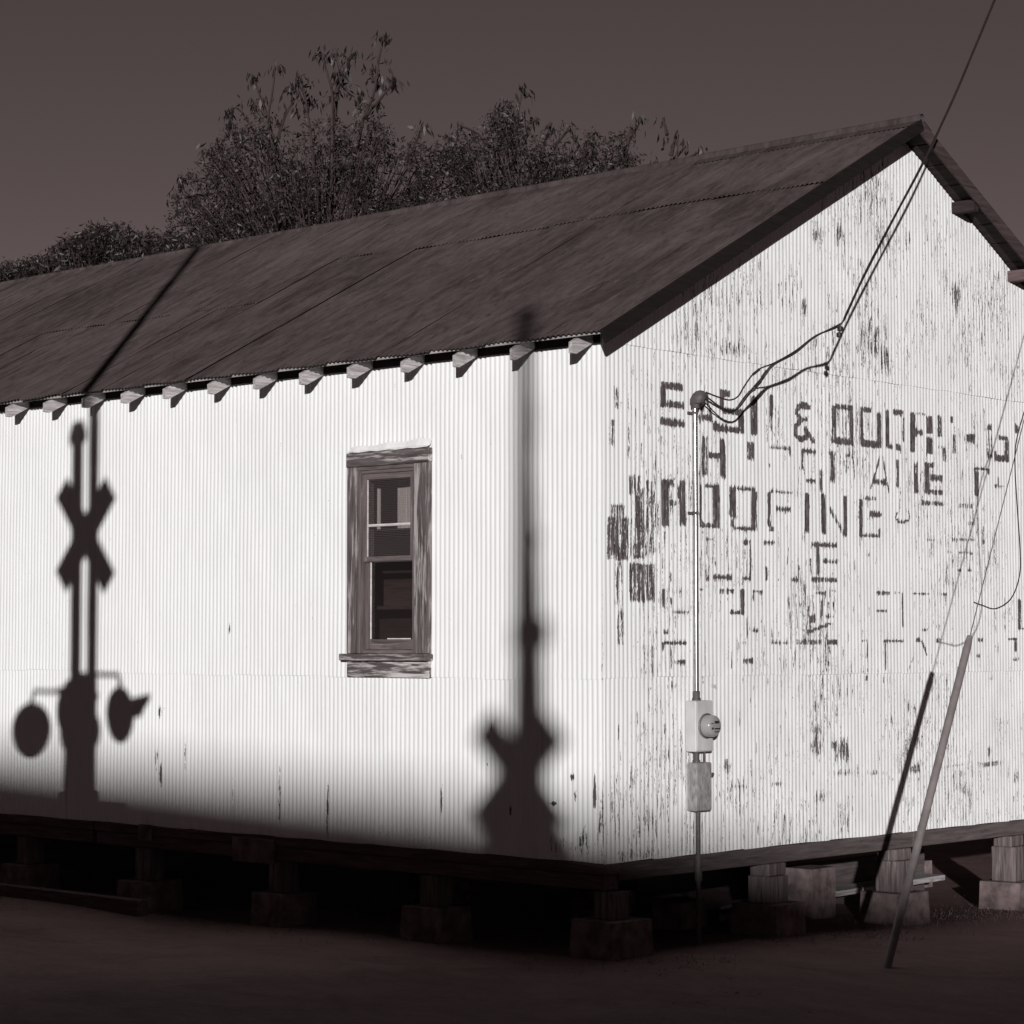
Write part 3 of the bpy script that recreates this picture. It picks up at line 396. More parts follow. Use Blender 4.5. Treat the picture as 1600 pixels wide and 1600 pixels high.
# window
wn = bpy.data.objects.new('window', None); COL.objects.link(wn); wn.parent = wh; wn['label'] = 'tall sash window with peeling dark wood casing'
def wp(name, bx, m, b=.004): return part(name, bx, M[m], wn, b)
wp('casing', (-2.766, -2.655, -.046, .02, 1.557, 3.092), 'case'); wp('casing', (-1.978, -1.808, -.046, .02, 1.557, 3.092), 'case')
wp('header', (-2.772, -1.802, -.056, .02, 3.094, 3.212), 'casex', .008); wp('header_moulding', (-2.75, -1.82, -.036, -.02, 3.062, 3.092), 'sashx')
wp('sill', (-2.80, -1.79, -.105, .10, 1.498, 1.554), 'casex', .008); wp('apron', (-2.768, -1.812, -.040, .01, 1.362, 1.496), 'apron')
wp('jamb', (-2.654, -2.620, -.030, .13, 1.556, 3.09), 'sash'); wp('jamb', (-2.012, -1.979, -.030, .13, 1.556, 3.09), 'sash'); wp('head_jamb', (-2.619, -2.013, -.02, .13, 3.035, 3.09), 'sashx')
# upper sash stands forward of the lower
ua = (-.004, .030); la = (.036, .07)
for nm, bx in (('stile', (-2.618, -2.568, *ua, 2.31, 3.033)), ('stile', (-2.062, -2.014, *ua, 2.31, 3.033))): wp(nm, bx, 'sash', .003)
for bx in ((-2.566, -2.064, *ua, 2.985, 3.033), (-2.566, -2.064, *ua, 2.31, 2.352)): wp('rail', bx, 'sashx', .003)
wp('muntin', (-2.566, -2.064, .002, .024, 2.598, 2.618), 'putty', .002)
for bx in ((-2.618, -2.560, *la, 1.59, 2.352), (-2.07, -2.014, *la, 1.59, 2.352)): wp('stile', bx, 'sash', .003)
wp('rail', (-2.558, -2.072, *la, 1.59, 1.672), 'sashx', .003); wp('rail', (-2.558, -2.072, *la, 2.315, 2.352), 'sashx', .003); wp('sill_stop', (-2.618, -2.014, .0, .034, 1.556, 1.588), 'sashx', .003)
wp('putty_bead', (-2.568, -2.560, -.001, .008, 2.352, 2.985), 'putty', .001); wp('putty_bead', (-2.560, -2.552, .030, .040, 1.674, 2.312), 'putty', .001); wp('putty_bead', (-2.36, -2.09, .031, .038, 1.672, 1.681), 'putty', .001)
for bx in ((-2.566, -2.064, .012, .015, 2.62, 2.985), (-2.566, -2.064, .012, .015, 2.353, 2.597), (-2.558, -2.072, .05, .053, 1.674, 2.313)): part('pane', bx, M['glass'], wn, 0)
part('fly_screen', (-2.618, -2.014, -.0075, -.006, 2.30, 3.035), M['screen'], wn, 0)
# strip of flashing bent out over the header
fl = MB(); xs = np.linspace(-2.75, -1.805, 14); v = []
for i, x in enumerate(xs):
    w = .010*math.sin(i*1.3)+.01*(i/13); v += [(x, -.014, 3.262+w*.6+.022*(i/13)), (x, -.032-abs(w), 3.232), (x, -.066-.3*abs(w), 3.213+.004*math.sin(i*2.1))]
fl.add(v, [(3*i+j, 3*i+j+1, 3*i+j+4, 3*i+j+3) for i in range(13) for j in range(2)]).build('flashing', M['flash'], wn)
# what stands behind the panes
for nm, lb, bx in (('stored_board', 'pale upright board on the shelf top behind the middle of the upper pane', (-2.52, -2.41, .30, .325, 2.592, 3.15)), ('stored_board', 'pale wide board on the shelf top behind the right of the upper pane', (-2.40, -2.0, .29, .315, 2.592, 3.1)), ('stored_post', 'thin pale post on the shelf top behind the left of the upper pane', (-2.745, -2.72, .28, .305, 2.592, 3.2))):
    tag(part(nm, bx, M['inner'], None, .003), lb, 'board' if 'board' in nm else 'post')
sh = thing('storage_shelf', 'dark wooden shelf with boxes behind the lower window pane', 'shelf', (-2.5, .27, .06))
for nm, bx, m in (('shelf_board', (-.7, .9, .02, .4, 1.86, 1.89), 'innerd'), ('shelf_board', (-.7, .9, .02, .4, 1.55, 1.58), 'innerd'), ('upright', (-.7, -.66, .0, .42, 0, 2.498), 'innerd'), ('upright', (.86, .9, .0, .42, 0, 2.498), 'innerd'), ('shelf_back', (-.66, .86, .42, .44, 0, 2.2), 'innerd'), ('shelf_board', (-.7, .9, -.02, .42, 2.50, 2.53), 'innerd'), ('box', (-.25, .1, .05, .35, 1.582, 1.78), 'soffit'), ('box', (.2, .5, .08, .35, 1.892, 2.1), 'innerd')):
    part(nm, bx, M[m], sh, .003)

# ------------------------------------------------------------------ piers under the sills
def gz(x, y): return float(ground_z(np.array(x), np.array(y)))
ORD = ['first', 'second', 'third', 'fourth', 'fifth', 'sixth', 'seventh', 'eighth', 'ninth', 'tenth', 'eleventh']
def pier(x, y, label, top=-.205, fw=.21, fh=.28, pw=.095, cap=False, group=None, seed=0):
    rr = random.Random(seed); g = gz(x, y); t = thing('foundation_pier', label, 'pier', (x, y, g), group); ft = top-g
    mb = MB(); z1 = fh-rr.uniform(0, .03); a, b = fw*rr.uniform(.95, 1.06), fw*rr.uniform(.90, .98)                         # tapered concrete footing
    vs = [(sx*a, sy*a, -.12) for sy in (-1, 1) for sx in (-1, 1)]+[(sx*b, sy*b, z1) for sy in (-1, 1) for sx in (-1, 1)]
    mb.add(vs, [(0, 2, 3, 1), (4, 5, 7, 6), (0, 1, 5, 4), (2, 6, 7, 3), (0, 4, 6, 2), (1, 3, 7, 5)]).build('footing', M['conc'], t)
    t.rotation_euler = (0, 0, rr.uniform(-.09, .09))
    pt = ft-(.10 if cap else 0)
    part('post', (-pw, pw, -pw, pw, z1, pt-.002), M['post'], t, .008)
    if cap: part('cap_block', (-pw*.75, pw*.75, -pw*1.1, pw*1.1, pt, ft-.002), M['post'], t, .006)
    return t
pier(-.02, .10, 'concrete and timber pier under the near building corner', seed=1, fw=.22)
for k in range(1, 12): pier(-.02-1.82*k, .08, '%s pier left of the building corner, under the long wall' % ORD[k-1].capitalize(), seed=k+2, group='piers under the long wall')
for k, y in enumerate((2.12, 3.95, 5.85, 7.75)):
    pier(-.07, y, ['First pier right of the corner under the gable sill, mostly in shade', 'Second pier right of the corner, sunlit timber post beside the guy wire shadow', 'Third pier right of the corner, sunlit post at the right picture edge', 'pier under the far right end of the gable sill'][k], top=-.138, cap=True, seed=20+k, fw=.22, pw=.12, group='piers under the gable wall')
i = 0
for x in (-1.9, -3.9):
    for y in (2.2, 4.6, 6.9):
        pier(x, y, 'inner pier in the dark crawl space %s the gable, %s' % (('close behind', 'well behind')[x < -3], ('nearest the long wall', 'under the ridge', 'nearest the back wall')[(2.2, 4.6, 6.9).index(y)]), top=-.132, seed=40+i, group='inner piers in the crawl space'); i += 1
def plank(name, label, cat, c, size, rz, m, ry=0):
    o = MB().box(-size[0]/2, size[0]/2, -size[1]/2, size[1]/2, 0, size[2], b=.004).build(name, M[m]); o.location = c; o.rotation_euler = (0, ry, rz); return tag(o, label, cat)
plank('loose_plank', 'pale plank lying in the crawl space between the gable piers', 'plank', (-1.0, 5.1, gz(-1.0, 5.1)+.17), (.26, 2.0, .05), .05, 'tail')
plank('loose_plank', 'dark weathered board on edge behind the sunlit gable pier', 'plank', (-1.3, 5.2, gz(-1.3, 5.2)+.0), (.05, 2.3, .42), .03, 'silly')
plank('loose_plank', 'short pale board lying behind the first gable pier', 'plank', (-.9, 3.0, gz(-.9, 3.)+.03), (.3, 1.1, .06), -.12, 'post')
plank('loose_plank', 'thin broken board on top of the short pale board', 'plank', (-1.1, 3.1, gz(-.9, 3.)+.095), (.16, .9, .03), .1, 'tail')
plank('concrete_block', 'square concrete block under the gable crossed by the guy wire shadow', 'block', (-.75, 3.62, gz(-.75, 3.6)-.05), (.34, .36, .48), .0, 'conc')
plank('concrete_block', 'low concrete block in the shade behind the first gable pier', 'block', (-.9, 2.0, gz(-.9, 2.)-.05), (.3, .36, .28), .05, 'conc')
plank('long_timber', 'long dark timber lying on the dirt before the left piers', 'timber', (-9.6, -.35, gz(-7.5, -.35)-.03), (9.0, .12, .14), .012, 'sill')

# ------------------------------------------------------------------ electric service mast on the gable wall
el = thing('electric_mast', 'electric meter mast with galvanised conduit and grey boxes on the gable wall', 'electric meter', (.06, 1.032, -.2))
def ep(mb, name, m, smooth=True, parent=None):
    o = mb.build(name, M[m], parent or el, smooth); o.matrix_parent_inverse = Matrix.Translation((-.06, -1.032, .2)) if parent is None else Matrix(); return o
ep(MB().tube([(.06, 1.030, 1.27), (.06, 1.030, 2.6), (.06, 1.028, 3.50)], .021, 14), 'conduit', 'galv')
ep(MB().lathe((.06, 1.030, 1.195), (0, 0, 1), [(0, .034), (.02, .034), (.021, .028), (.07, .028), (.075, .022)], 14), 'hub', 'head')
hd = MB(); hv = []                                    # weatherhead: hood leaning out over the wires
for d, r, ox, oy in ((0, .030, 0, 0), (.03, .034, .002, .0), (.04, .05, .012, .006), (.075, .060, .022, .012), (.11, .052, .03, .016), (.135, .03, .034, .018), (.142, .004, .036, .018)):
    for k in range(14): an = 2*math.pi*k/14; hv.append((.06+ox+r*1.15*math.cos(an), 1.030+oy+r*math.sin(an), 3.475+d))
hd.add(hv, [(i*14+k, i*14+(k+1) % 14, (i+1)*14+(k+1) % 14, (i+1)*14+k) for i in range(6) for k in range(14)])
h = ep(hd, 'weatherhead', 'head'); ep(MB().lathe((.10, 1.05, 3.535), (.75, .45, -.45), [(0, .036), (.028, .036), (.03, .028)], 14), 'wire_bushing', 'black')
for z in (3.44, 2.655):
    s = MB().lathe((.06, 1.030, z-.012), (0, 0, 1), [(0, .0245), (.024, .0245)], 14); s.box(.012, .05, 1.022, 1.038, z-.01, z+.01); s.box(.012, .018, .99, 1.05, z-.012, z+.012)
    ep(s, 'strap', 'head', False)
mb_ = ep(MB().box(.016, .12, .945, 1.160, .80, 1.195, b=.006), 'meter_box', 'box', False); ep(MB().box(.1215, .1265, .955, 1.15, .81, 1.185, b=.002), 'box_cover', 'box', False)
ep(MB().lathe((.126, 1.062, 1.0), (1, 0, 0), [(0, .098), (.016, .098), (.018, .092)], 28), 'meter_ring', 'galv')
ep(MB().lathe((.144, 1.062, 1.0), (1, 0, 0), [(0, .087), (.05, .085), (.068, .080), (.08, .066), (.083, .04), (.084, .001)], 28), 'meter', 'meter')
for nm, y0, y1, z0, z1, m in (('display', 1.045, 1.095, 1.02, 1.04, 'black'), ('name_plate', 1.00, 1.03, 1.018, 1.024, 'head'), ('dial', 1.04, 1.11, .975, .985, 'black'), ('seal', 1.01, 1.028, .975, .99, 'black'), ('bar_code', 1.045, 1.10, .952, .962, 'head')):
    ep(MB().box(.2268 if 'd' in nm[:1] else .225, .2305, y0, y1, z0, z1), nm, m, False)
ep(MB().lathe((.065, 1.02, .715), (0, 0, 1), [(0, .030), (.02, .030), (.022, .024), (.07, .024), (.072, .030), (.086, .030)], 14), 'nipple', 'head'); ep(MB().tube([(.09, 1.09, .71), (.09, 1.09, .805)], .008, 8), 'bond_tube', 'head')
ep(MB().box(.016, .11, .962, 1.152, .342, .715, b=.006), 'switch_box', 'box2', False); ep(MB().box(.1115, .1155, .97, 1.146, .348, .708, b=.0015), 'switch_door', 'box2', False); ep(MB().lathe((.10, 1.153, .62), (0, 1, 0), [(0, .014), (.03, .014)], 10), 'switch_handle', 'head')
ep(MB().tube([(.06, 1.045, .34), (.06, 1.045, .02), (.06, 1.045, -.45), (.06, 1.045, -.95)], .019, 12), 'lower_conduit', 'head'); ep(MB().lathe((.06, 1.045, -.20), (0, 0, 1), [(0, .03), (.19, .03), (.20, .024)], 12), 'conduit_fitting', 'head')

# ------------------------------------------------------------------ wires
def smooth_path(pts, n=6):
    P = [Vector(p) for p in pts]; P = [P[0]*2-P[1]]+P+[P[-1]*2-P[-2]]; out = []
    for i in range(1, len(P)-2):
        for k in range(n):
            t = k/n; a, b, c, d = P[i-1:i+3]
            out.append(.5*((2*b)+(c-a)*t+(2*a-5*b+4*c-d)*t*t+(3*b-a-3*c+d)*t**3))
    return out+[P[-2]]
WIRES = [[(.14,1.063,3.599),(.2,1.146,3.563),(.26,1.211,3.541),(.3,1.266,3.57),(.33,1.3,3.642),(.37,1.356,3.738),(.42,1.4,3.793),(.49,1.489,3.839),(.58,1.645,3.94),(.67,1.785,4.062),(.76,1.944,4.136),(.79,1.998,4.189)],
[(.14,1.059,3.571),(.2,1.145,3.496),(.24,1.2,3.467),(.27,1.269,3.468),(.31,1.307,3.523),(.36,1.35,3.617),(.41,1.431,3.724),(.45,1.442,3.777),(.49,1.498,3.84),(.58,1.655,3.935),(.67,1.794,4.066),(.76,1.954,4.143),(.79,1.998,4.189)],
[(.14,1.045,3.548),(.19,1.122,3.493),(.24,1.218,3.453),(.28,1.292,3.48),(.33,1.354,3.58),(.37,1.392,3.638),(.41,1.43,3.702),(.44,1.436,3.739),(.49,1.489,3.825),(.58,1.645,3.923),(.67,1.785,4.056),(.77,1.969,4.163),(.79,2.008,4.201)]]
POLE = (.86, 6.95)
DROP = [(.78, 2.074, 4.277), (.78, 2.46, 4.777), (.78, 3.191, 5.642), (.78, 3.708, 6.32), (.78, 4.317, 7.2), (.80, 5.5, 9.0), (.84, 6.86, 11.2)]
sd = thing('service_drop', 'black service cable dropping from upper right to the weatherhead in drip loops', 'cable', DROP[-1])
def wpart(mb, name, m, t, smooth=True):
    o = mb.build(name, M[m], t, smooth); o.matrix_parent_inverse = Matrix.Translation(-t.location); return o
for j, w in enumerate(WIRES):
    o = .012*(j-1); path = [Vector(p) for p in w]+[Vector(p)+Vector((0, .008*math.sin(i*2.1+j*2), .006*math.cos(i*2.1+j*2))) for i, p in enumerate(DROP)]
    wpart(MB().tube(smooth_path(path), .0068, 6), 'wire', 'wire', sd)
    i = (6, 7, 6)[j]; a, b = Vector(w[i-1]), Vector(w[i]); c = (a+b)/2; d = (b-a).normalized()*.035
    wpart(MB().tube([c-d, c+d], .011, 8), 'splice', 'black', sd)
for z, y, r in ((4.075, 1.93, .022), (4.125, 1.945, .024)): wpart(MB().lathe((.80, y, z-.02), (0, 0, 1), [(0, r*.6), (.006, r), (.034, r), (.04, r*.6)], 12), 'insulator', 'black', sd)
wpart(MB().tube([(.80, 1.93, 4.045), (.80, 1.945, 4.15), (.79, 1.998, 4.195)], .007, 6), 'clamp', 'head', sd)
GA = Vector((1.7136, 1.1478, -.74)); GT = Vector((.85, 6.9, 8.2))
guy = thing('guy_wire', 'slanting steel guy wire with a grey plastic guard before the gable', 'guy wire', GA)
L = lambda s: GA+(GT-GA)*s
for dx in (-.006, .006): wpart(MB().tube([L(.02)+Vector((dx*.2, -dx*.4, 0)), L(.27)+Vector((dx*.3, -dx*.6, 0)), L(.55)+Vector((dx*2, -dx*3, 0)), L(1.0)+Vector((0, dx*4, 0))], .0042, 6), 'strand', 'strand', guy)
wpart(MB().tube([L(.0), L(.018), L(.262), L(.272), L(.2725)], [.030, .031, .031, .024, .006], 14), 'guard', 'guard', guy)
wpart(MB().tube([GA+Vector((0, 0, -.2)), L(.02)], .012, 8), 'anchor_rod', 'strand', guy)
LW_ = [(1.36, 3.782, 3.553), (1.36, 3.654, 3.305), (1.36, 3.629, 3.091), (1.36, 3.661, 2.722), (1.37, 3.677, 2.405), (1.38, 3.645, 2.193), (1.39, 3.493, 2.006), (1.41, 3.22, 1.919), (1.43, 2.983, 1.942), (1.46, 2.829, 1.96)]
lw = MB().tube(smooth_path([L(.56), L(.50)]+LW_+[(1.468, 2.80, 1.965)]), .0055, 6).build('loose_wire', M['wire'], None, True); tag(lw, 'thin black wire looping loose beside the guy wire above its guard', 'wire')
up = thing('utility_pole', 'tall timber utility pole just beyond the right picture edge holding the guy wire', 'utility pole', (POLE[0], POLE[1], gz(*POLE)))
MB().tube([(0, 0, -.3), (0, 0, 4), (0, 0, 8), (0, 0, 12.4)], [.15, .135, .12, .10], 14).build('pole', M['pole'], up, True)
part('crossarm', (-.05, .05, -1.1, 1.1, 11.6, 11.72), M['pole'], up, .01)
for y in (-1.0, -.5, .5, 1.0): MB().lathe((0, y, 11.72), (0, 0, 1), [(0, .012), (.06, .012), (.062, .04), (.10, .045), (.102, .03), (.15, .035), (.17, .01)], 10).build('insulator', M['porcel'], up, True)
for s_ in (-1, 1): MB().tube([(.06, s_*.7, 11.6), (.06, s_*.05, 11.05)], .015, 6).build('brace', M['strand'], up)

# ------------------------------------------------------------------ level crossing signals behind the photographer, known by their shadows
SUNH = Vector((-math.sin(R(SUN_AZ)), math.cos(R(SUN_AZ)), -math.tan(R(SUN_EL))))
def lamp(t, x, y, z, ang, name='flasher'):
    """a flashing light facing angle ang (0 = -y), hung at local x,y,z"""
    n = Vector((math.sin(ang), -math.cos(ang), 0)); o = bpy.data.objects.new(name, None); COL.objects.link(o); o.parent = t; c = Vector((x, y, z))
    MB().lathe(c, n, [(-.012, .2), (-.012, .255), (.0, .258), (.008, .25), (.008, .1)], 28).build('background_disc', M['signblack'], o, True)
    MB().lathe(c-n*.01, -n, [(0, .12), (.06, .12), (.12, .09), (.14, .05)], 18).build('lamp_housing', M['signblack'], o, True)
    MB().lathe(c+n*.01, n, [(0, .105), (.012, .1), (.028, .06), (.034, .01)], 18).build('lens', M['lens'], o, True)
    v = []; r = .125; a = n.cross(Vector((0, 0, 1))); b = Vector((0, 0, 1)); m = 15                                       # half-round visor
    for d in (0.008, .40):
        for rr_ in (r, r-.006):
            for k in range(m): an = math.pi*(-.12+1.24*k/(m-1)); v.append(c+n*(d if d < .1 else d*(.55+.45*max(0, math.sin(an))))+a*rr_*math.cos(an)+b*rr_*math.sin(an))
    f = [];
    for k in range(m-1): f += [(k, k+1, 2*m+k+1, 2*m+k), (m+k+1, m+k, 3*m+k, 3*m+k+1), (2*m+k, 2*m+k+1, 3*m+k+1, 3*m+k)]
    MB().add(v, f).build('visor', M['signblack'], o, True)
    return o
def crossbuck(t, z, yoff, ang, half=.63, w=.142):
    for j, s_ in enumerate((-1, 1)):
        T = Matrix.Translation((0, yoff-.004*j, z)) @ Matrix.Rotation(ang, 4, 'Z') @ Matrix.Rotation(s_*R(45), 4, 'Y'); o = MB().box(-half, half, -.0018, .0018, -w, w, mat=T).build('crossbuck_blade', M['white'], t)
def crossing(xs, dist, label, mast_top, z_buck, kind):
    base = Vector((xs, 0, 0))-SUNH*dist; lift = base.z; x, y = base.x, base.y; g = gz(x, y)
    t = thing('crossing_signal', label, 'crossing signal', (x, y, g), 'level crossing signals'); Z = lambda zs: zs+lift-g        # height whose shadow falls at zs on the long wall
    MB().tube([(0, 0, 0), (0, 0, Z(mast_top))], .066 if kind == 'lamps' else .075, 16).build('mast', M['alum'], t, True)
    MB().lathe((0, 0, 0), (0, 0, 1), [(0, .24), (.04, .24), (.06, .13), (.3, .10), (.32, .08)], 18).build('mast_base', M['signblack'], t, True)
    MB().box(-.4, .4, -.4, .4, -.3, .015, b=.02).build('concrete_pad', M['conc'], t)
    return t, Z
MX = -6.51
t, Z = crossing(MX, 10.0, 'level crossing signal with four flashers whose shadow falls on the left of the long wall', 3.72, 2.6, 'lamps')
MB().lathe((0, 0, Z(3.50)), (0, 0, 1), [(0, .05), (.02, .10), (.10, .105), (.18, .08), (.20, .02)], 16).build('bell', M['signblack'], t, True)
crossbuck(t, Z(2.62), .16, R(-10))
MB().box(-.03, .03, .05, .155, Z(2.5), Z(2.7), b=.004).build('sign_bracket', M['alum'], t)
for s_ in (-1, 1):                                             # two crossarms back to back, a pair of lamps on each
    yo = -.36 if s_ < 0 else .36; zz = Z(1.22)+(.0 if s_ > 0 else .09)+(yo*.179)
    MB().tube([(-.38, yo, zz-.10), (-.34, yo, zz), (.34, yo, zz), (.38, yo, zz-.10)], .022, 8).build('crossarm', M['signblack'], t, True)
    MB().tube([(0, 0, zz), (0, yo, zz)], .03, 8).build('crossarm_bracket', M['signblack'], t)
    for x in (-.38, .38): lamp(t, x, yo, zz-.36, R(20) if s_ < 0 else R(180-13))
MB().box(-.13, .30, -.07, .07, Z(.30), Z(1.30), b=.03).build('relay_case', M['signblack'], t)
gate = MB().box(-.02, .60, -.30, .30, Z(-.75), Z(.18), b=.04); gate.build('gate_mechanism', M['signblack'], t)
MB().box(-.16, .3, -.12, .12, Z(.05), Z(.30), b=.02).build('counterweight_hub', M['signblack'], t)
ga = MB(); ga.tube([(.25, 0, Z(.1)), (.25, .0, Z(3.5)), (.25, .0, Z(8.6))], [.062, .060, .052], 10); ga.build('gate_arm', M['white'], t, True)
for k in range(9): MB().tube([(.25, 0, Z(.9+.8*k)), (.25, 0, Z(1.3+.8*k))], .063, 10).build('gate_stripe', M['stripe'], t)
t, Z = crossing(-.80, 23.0, 'level crossing signal close behind the camera whose shadow falls by the window', 1.05, .61, 'gate')
crossbuck(t, Z(.64), -.08, R(-2), half=.56, w=.17)
MB().box(-.30, .26, -.22, .22, Z(-.6), Z(.22), b=.05).build('gate_mechanism', M['signblack'], t)
MB().add([(-.26, .1, Z(.50)), (.08, .1, Z(.50)), (.46, .1, Z(-.1)), (-.64, .1, Z(-.1)), (-.26, .16, Z(.50)), (.08, .16, Z(.50)), (.46, .16, Z(-.1)), (-.64, .16, Z(-.1))], [(0, 1, 2, 3), (7, 6, 5, 4), (0, 4, 5, 1), (1, 5, 6, 2), (2, 6, 7, 3), (3, 7, 4, 0)]).build('mechanism_shroud', M['signblack'], t)
MB().tube([(.03, 0, Z(.2)), (.03, .0, Z(1.6)), (.0, .0, Z(3.0)), (.0, .0, Z(4.25))], [.16, .12, .075, .065], 10).build('gate_arm', M['white'], t, True)
for k in range(5): MB().tube([(.012, 0, Z(.9+.75*k)), (.008, 0, Z(1.25+.75*k))], .104-.009*k, 10).build('gate_stripe', M['stripe'], t)
for z, q in ((1.58, 1.1), (2.36, .6)): MB().lathe((.05, 0, Z(z)), (0, 0, 1), [(0, .08*q), (.03, .14*q), (.2*q, .14*q), (.24*q, .08*q)], 12).build('gate_lamp', M['lens'], t, True)
MB().lathe((.0, 0, Z(4.2)), (0, 0, 1), [(0, .05), (.02, .075), (.16, .075), (.18, .04)], 12).build('tip_lamp', M['lens'], t, True)

# ------------------------------------------------------------------ the long building across the tracks that shades the ground
E1 = Vector((.988, -.155, 0)); N1 = Vector((-.133, -.991, 0)); P0 = -SUNH*85.0+Vector((0, 0, .33)); BH = P0.z-GZ
fb = thing('brick_warehouse', 'long flat-roofed brick building across the tracks behind the camera', 'building', (P0.x, P0.y, GZ)); fb.rotation_euler = (0, 0, math.atan2(E1.y, E1.x))
part('wall', (-85, 45, -14, 0, -.3, BH-.3), M['brick'], fb, 0); part('roof', (-84.6, 44.6, -13.6, -.4, BH-.298, BH-.2), M['felt'], fb, 0)
for b in ((-85, 45, -.38, .03, BH-.296, BH), (-85, 45, -14.03, -13.6, BH-.296, BH), (-85, -84.62, -13.59, -.39, BH-.296, BH), (44.62, 45, -13.59, -.39, BH-.296, BH)): part('parapet', b, M['brick'], fb, .01)
for k in range(16):
    x = -80+8*k; d = part('loading_door', (x, x+3, .005, .05, .3, 3.6), M['stripe'], fb, .01)
    part('window', (x+4.2, x+6.2, .005, .03, 4.6, 6.4), M['glass'], fb, 0)

# ------------------------------------------------------------------ trees behind the roof
TWIGS=[[(-13.77, 10.82), (-13.88, 10.41), (-14.0, 9.96), (-14.22, 9.61), (-14.29, 9.17), (-14.33, 8.46)],
[(-13.51, 10.09), (-13.74, 9.89), (-14.04, 9.72), (-14.22, 9.61)],
[(-15.13, 10.79), (-15.01, 10.38), (-14.9, 10.11), (-14.88, 9.6), (-14.89, 8.53)],
[(-14.89, 10.76), (-14.74, 10.33), (-14.86, 10.1)],
[(-14.48, 10.68), (-14.6, 10.42), (-14.8, 10.12), (-14.88, 9.71)],
[(-16.27, 10.8), (-16.29, 10.39), (-16.41, 9.89), (-16.32, 9.38), (-16.14, 8.64)],
[(-16.86, 10.71), (-16.66, 10.39), (-16.41, 9.91)],
[(-17.4, 10.24), (-17.12, 10.23), (-16.85, 9.89), (-16.58, 9.56), (-16.19, 9.08), (-15.89, 8.46)],
[(-15.92, 10.37), (-15.84, 10.17), (-15.99, 9.94), (-16.32, 9.38)],
[(-15.57, 10.47), (-15.52, 10.09), (-15.4, 9.84), (-15.31, 9.38), (-15.22, 8.52)],
[(-12.9, 9.3), (-13.16, 9.01), (-13.35, 8.55)],
[(-17.6, 9.74), (-17.06, 9.4), (-16.58, 8.98)],
[(-14.1, 10.39), (-13.98, 10.15)],
[(-13.77, 10.14), (-13.96, 10.01)],
[(-16.68, 10.27), (-16.5, 10.01)],
[(-17.42, 10.01), (-17.11, 9.7), (-16.76, 9.41)],
[(-17.9, 9.7), (-17.6, 9.48), (-17.06, 9.17)],
[(-14.7, 10.41), (-14.8, 10.12)],
[(-15.69, 10.29), (-15.44, 9.91)],
[(-15.36, 10.12), (-15.48, 10.03)],
[(-14.3, 10.04), (-14.14, 9.7)],
[(-13.88, 9.28), (-13.78, 9.1), (-13.74, 8.74)],
[(-18.51, 9.31), (-17.91, 9.16), (-17.28, 8.84)],
[(-18.74, 8.98), (-17.96, 8.93)]]
TWIGS_B=[[(-10.92, 9.56), (-11.02, 9.23), (-11.07, 8.9), (-11.12, 8.31)],
[(-11.22, 9.42), (-11.07, 9.17)],
[(-11.48, 9.27), (-11.12, 8.83)],
[(-8.66, 8.79), (-8.84, 8.53), (-9.12, 8.18), (-9.27, 7.77)],
[(-8.98, 8.7), (-9.08, 8.32)],
[(-12.21, 9.23), (-11.74, 9.0), (-11.32, 8.49)],
[(-10.32, 8.94), (-10.52, 8.67), (-10.72, 8.18)],
[(-10.67, 9.07), (-10.92, 8.73)],
[(-9.55, 8.68), (-9.79, 8.27)],
[(-8.52, 8.17), (-8.75, 8.06), (-8.99, 7.87)],
[(-9.98, 8.85), (-10.32, 8.64)]]
TWIGS_C=[[(-8.18, 8.4), (-8.15, 8.04), (-8.21, 7.63)],
[(-7.94, 8.29), (-8.15, 8.11)],
[(-8.34, 8.74), (-8.23, 8.48)],
[(-8.09, 8.46), (-8.15, 8.18)],
[(-7.68, 8.2), (-8.12, 8.04)]]
CROWN_A=[(-18.87, 9.01), (-18.54, 9.34), (-17.97, 9.68), (-17.46, 10.03), (-16.94, 10.05), (-16.7, 10.22), (-16.24, 9.94), (-15.64, 9.95), (-15.19, 9.73), (-14.76, 9.91), (-14.33, 9.85), (-13.98, 9.94), (-13.76, 9.51), (-13.42, 9.22), (-12.94, 9.24), (-12.81, 8.69), (-12.8, 7.07), (-18.77, 7.71)]
CROWN_B=[(-13.21, 7.11), (-13.08, 8.92), (-12.61, 9.19), (-11.95, 9.19), (-11.44, 9.34), (-11.25, 9.5), (-11.0, 9.27), (-10.75, 9.1), (-10.15, 8.96), (-9.55, 8.73), (-9.21, 8.64), (-9.03, 8.74), (-8.84, 8.71), (-8.92, 8.33), (-8.75, 8.04), (-8.87, 6.91)]
CROWN_D=[(-16.22, 6.9), (-15.3, 6.84), (-14.21, 6.85), (-13.58, 7.06), (-12.89, 7.11), (-12.29, 6.96), (-11.84, 6.8), (-11.33, 6.79), (-11.08, 6.68), (-10.71, 6.47), (-11.2, 6.26), (-11.83, 6.27), (-13.56, 6.44), (-16.21, 6.4)]
